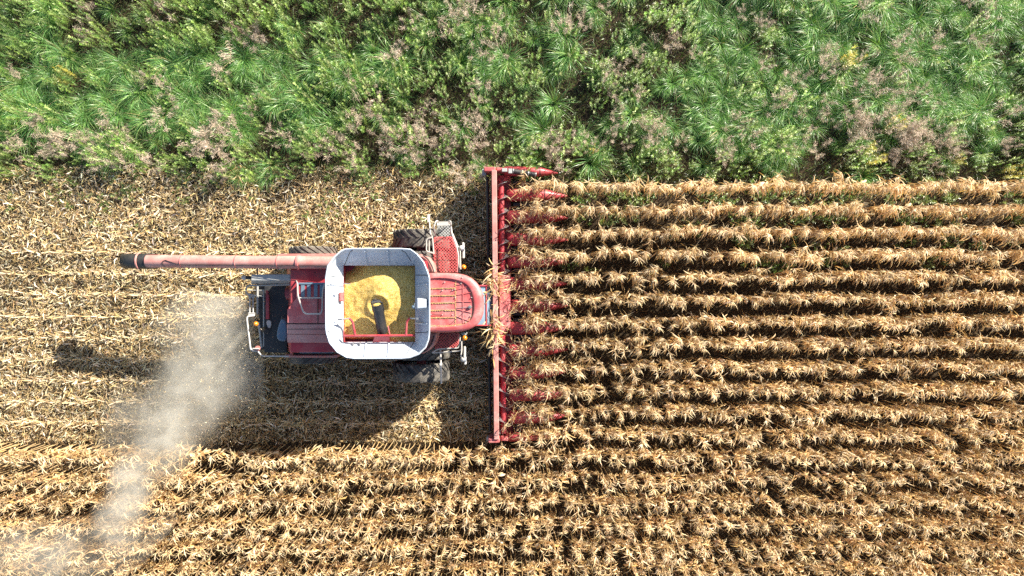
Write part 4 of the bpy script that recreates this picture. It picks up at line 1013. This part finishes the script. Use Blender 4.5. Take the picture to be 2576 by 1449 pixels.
# ================================================================== dust cloud
def dust():
    blobs = [(at(570, 800, 1.6), (1.5, 1.6, 1.4), .40), (at(510, 800, 1.4), (2.2, 1.9, 1.4), .45), (at(540, 920, 1.4), (2.0, 2.0, 1.4), .50), (at(470, 1010, 1.4), (1.7, 2.2, 1.4), .62), (at(640, 950, 1.2), (2.6, 1.8, 1.2), .25), (at(415, 1100, 1.6), (1.2, 1.8, 1.3), .75),
             (at(335, 1215, 2.1), (.85, 1.5, 1.2), .9), (at(300, 1310, 2.2), (1.0, 1.2, 1.1), .7), (at(120, 1400, 2.2), (3.2, 1.5, 1.0), .36), (at(330, 1070, 1.1), (2.8, 1.9, 1.1), .22), (at(400, 1370, 2.1), (2.8, 1.4, 1.0), .20)]
    m, nt, out = new_mat('sunlit_dust'); pos = N(nt, 'ShaderNodeNewGeometry').outputs['Position']; total = None
    for p, r_, dn in blobs:
        s = N(nt, 'ShaderNodeVectorMath', operation='SUBTRACT'); nt.links.new(pos, s.inputs[0]); s.inputs[1].default_value = p
        d = N(nt, 'ShaderNodeVectorMath', operation='DIVIDE'); nt.links.new(s.outputs[0], d.inputs[0]); d.inputs[1].default_value = r_
        l = N(nt, 'ShaderNodeVectorMath', operation='LENGTH'); nt.links.new(d.outputs[0], l.inputs[0])
        mr = N(nt, 'ShaderNodeMapRange', interpolation_type='SMOOTHSTEP'); mr.inputs[1].default_value = 1.0; mr.inputs[2].default_value = .1; mr.inputs[3].default_value = 0; mr.inputs[4].default_value = dn
        nt.links.new(l.outputs['Value'], mr.inputs[0])
        if total is None: total = mr.outputs[0]
        else:
            a = N(nt, 'ShaderNodeMath', operation='ADD'); nt.links.new(total, a.inputs[0]); nt.links.new(mr.outputs[0], a.inputs[1]); total = a.outputs[0]
    n1 = noise(nt, 1.1, 5, .62, pos); n1.inputs['Distortion'].default_value = .6
    r1 = N(nt, 'ShaderNodeMapRange'); r1.inputs[1].default_value = .36; r1.inputs[2].default_value = .74; r1.inputs[3].default_value = .15; r1.inputs[4].default_value = 1.8; nt.links.new(n1.outputs[0], r1.inputs[0])
    mu = N(nt, 'ShaderNodeMath', operation='MULTIPLY'); nt.links.new(total, mu.inputs[0]); nt.links.new(r1.outputs[0], mu.inputs[1])
    mu2 = N(nt, 'ShaderNodeMath', operation='MULTIPLY'); nt.links.new(mu.outputs[0], mu2.inputs[0]); mu2.inputs[1].default_value = DUST
    pv = N(nt, 'ShaderNodeVolumePrincipled'); pv.inputs['Color'].default_value = (.93, .89, .79, 1); pv.inputs['Anisotropy'].default_value = 0
    nt.links.new(mu2.outputs[0], pv.inputs['Density']); nt.links.new(pv.outputs[0], out.inputs['Volume'])
    path = [at(640, 800, 1.55), at(560, 830, 1.5), at(500, 930, 1.5), at(440, 1050, 1.55), at(370, 1160, 1.75), at(310, 1270, 1.9), at(190, 1380, 1.9), at(20, 1460, 1.9)]
    hw_ = [.7, 2.0, 2.5, 2.6, 2.0, 1.8, 2.2, 2.1]
    m_ = MB(); rings = []
    for i, p in enumerate(path):
        d = (path[min(i + 1, len(path) - 1)] - path[max(0, i - 1)]); d.z = 0; d.normalize(); s = Vector((-d.y, d.x, 0)); rz = min(1.5, p.z - .02)
        rings.append([p + s * math.cos(2 * math.pi * k / 16) * hw_[i] + Vector((0, 0, 1)) * math.sin(2 * math.pi * k / 16) * rz for k in range(16)])
    m_.loft(rings, True, True, True)
    o = m_.build('dust_cloud', m, None); tag(o, 'pale dust cloud blowing from the rear of the combine over the corn', 'dust', kind='stuff')
DUST = 1.15
dust()
# chaff flecks flying in the dust
n_ = 3000; f = rng.random(n_); cx = np.interp(f, [0, .35, .7, 1], [at(700, 860, 2).x, at(520, 900, 2).x, at(430, 1080, 2).x, at(330, 1300, 2).x]); cy = np.interp(f, [0, .35, .7, 1], [at(700, 860, 2).y, at(520, 900, 2).y, at(430, 1080, 2).y, at(330, 1300, 2).y])
cx = cx + rng.normal(0, 1.2, n_); cy = cy + rng.normal(0, 1.0, n_)
V, F, Cc = ribbons(np.stack([cx, cy, U(.3, 2.6, n_)], -1), rng.uniform(0, 6.28, n_), rng.normal(0, .7, n_), U(.02, .05, n_), U(.006, .014, n_), np.zeros(n_), np.zeros(n_), rng.normal(0, 1, n_), rng.normal(0, 1, n_), 1, 'strip', pick(PALE, n_))
o = bpy.data.objects.new('flying_chaff', soup_mesh('flying_chaff', V, F, Cc, M['residue'])); COL.objects.link(o)
tag(o, 'tiny pale chaff flecks flying in the dust behind the combine', 'chaff', kind='stuff')

# ================================================================== light, camera, render
SUN_EL, AZ = R(26), math.atan2(.75, .66)               # azimuth from +y towards +x
sd_ = Vector((math.sin(AZ) * math.cos(SUN_EL), math.cos(AZ) * math.cos(SUN_EL), math.sin(SUN_EL)))
L = bpy.data.lights.new('sun', 'SUN'); L.energy = 5.0; L.angle = R(.5); L.color = (1.0, .93, .80)
lo = bpy.data.objects.new('sun', L); COL.objects.link(lo); lo.rotation_euler = sd_.to_track_quat('Z', 'Y').to_euler(); lo.location = (12, 10, 20)
w = bpy.data.worlds.new('World'); scene.world = w; w.use_nodes = True; nt = w.node_tree
bg = nt.nodes.get('Background') or nt.nodes.new('ShaderNodeBackground')
sky = nt.nodes.new('ShaderNodeTexSky'); sky.sky_type = 'NISHITA'; sky.sun_disc = False; sky.sun_elevation = SUN_EL; sky.sun_rotation = AZ
nt.links.new(sky.outputs[0], bg.inputs[0]); bg.inputs[1].default_value = .07
cam = bpy.data.cameras.new('camera'); cam.lens = 24; cam.sensor_width = 36; cam.clip_end = 1500; cam.clip_start = .1
co = bpy.data.objects.new('camera', cam); COL.objects.link(co); co.location = (0, 0, H); co.rotation_euler = (0, 0, 0)
scene.camera = co
scene.view_settings.view_transform = 'Standard'; scene.view_settings.look = 'None'; scene.view_settings.exposure = 1.55; scene.view_settings.gamma = 1
cy_ = scene.cycles
cy_.max_bounces = 6; cy_.diffuse_bounces = 3; cy_.glossy_bounces = 2; cy_.transmission_bounces = 3; cy_.volume_bounces = 1; cy_.transparent_max_bounces = 8
cy_.volume_step_rate = .25; cy_.use_denoising = False; cy_.caustics_reflective = False; cy_.caustics_refractive = False
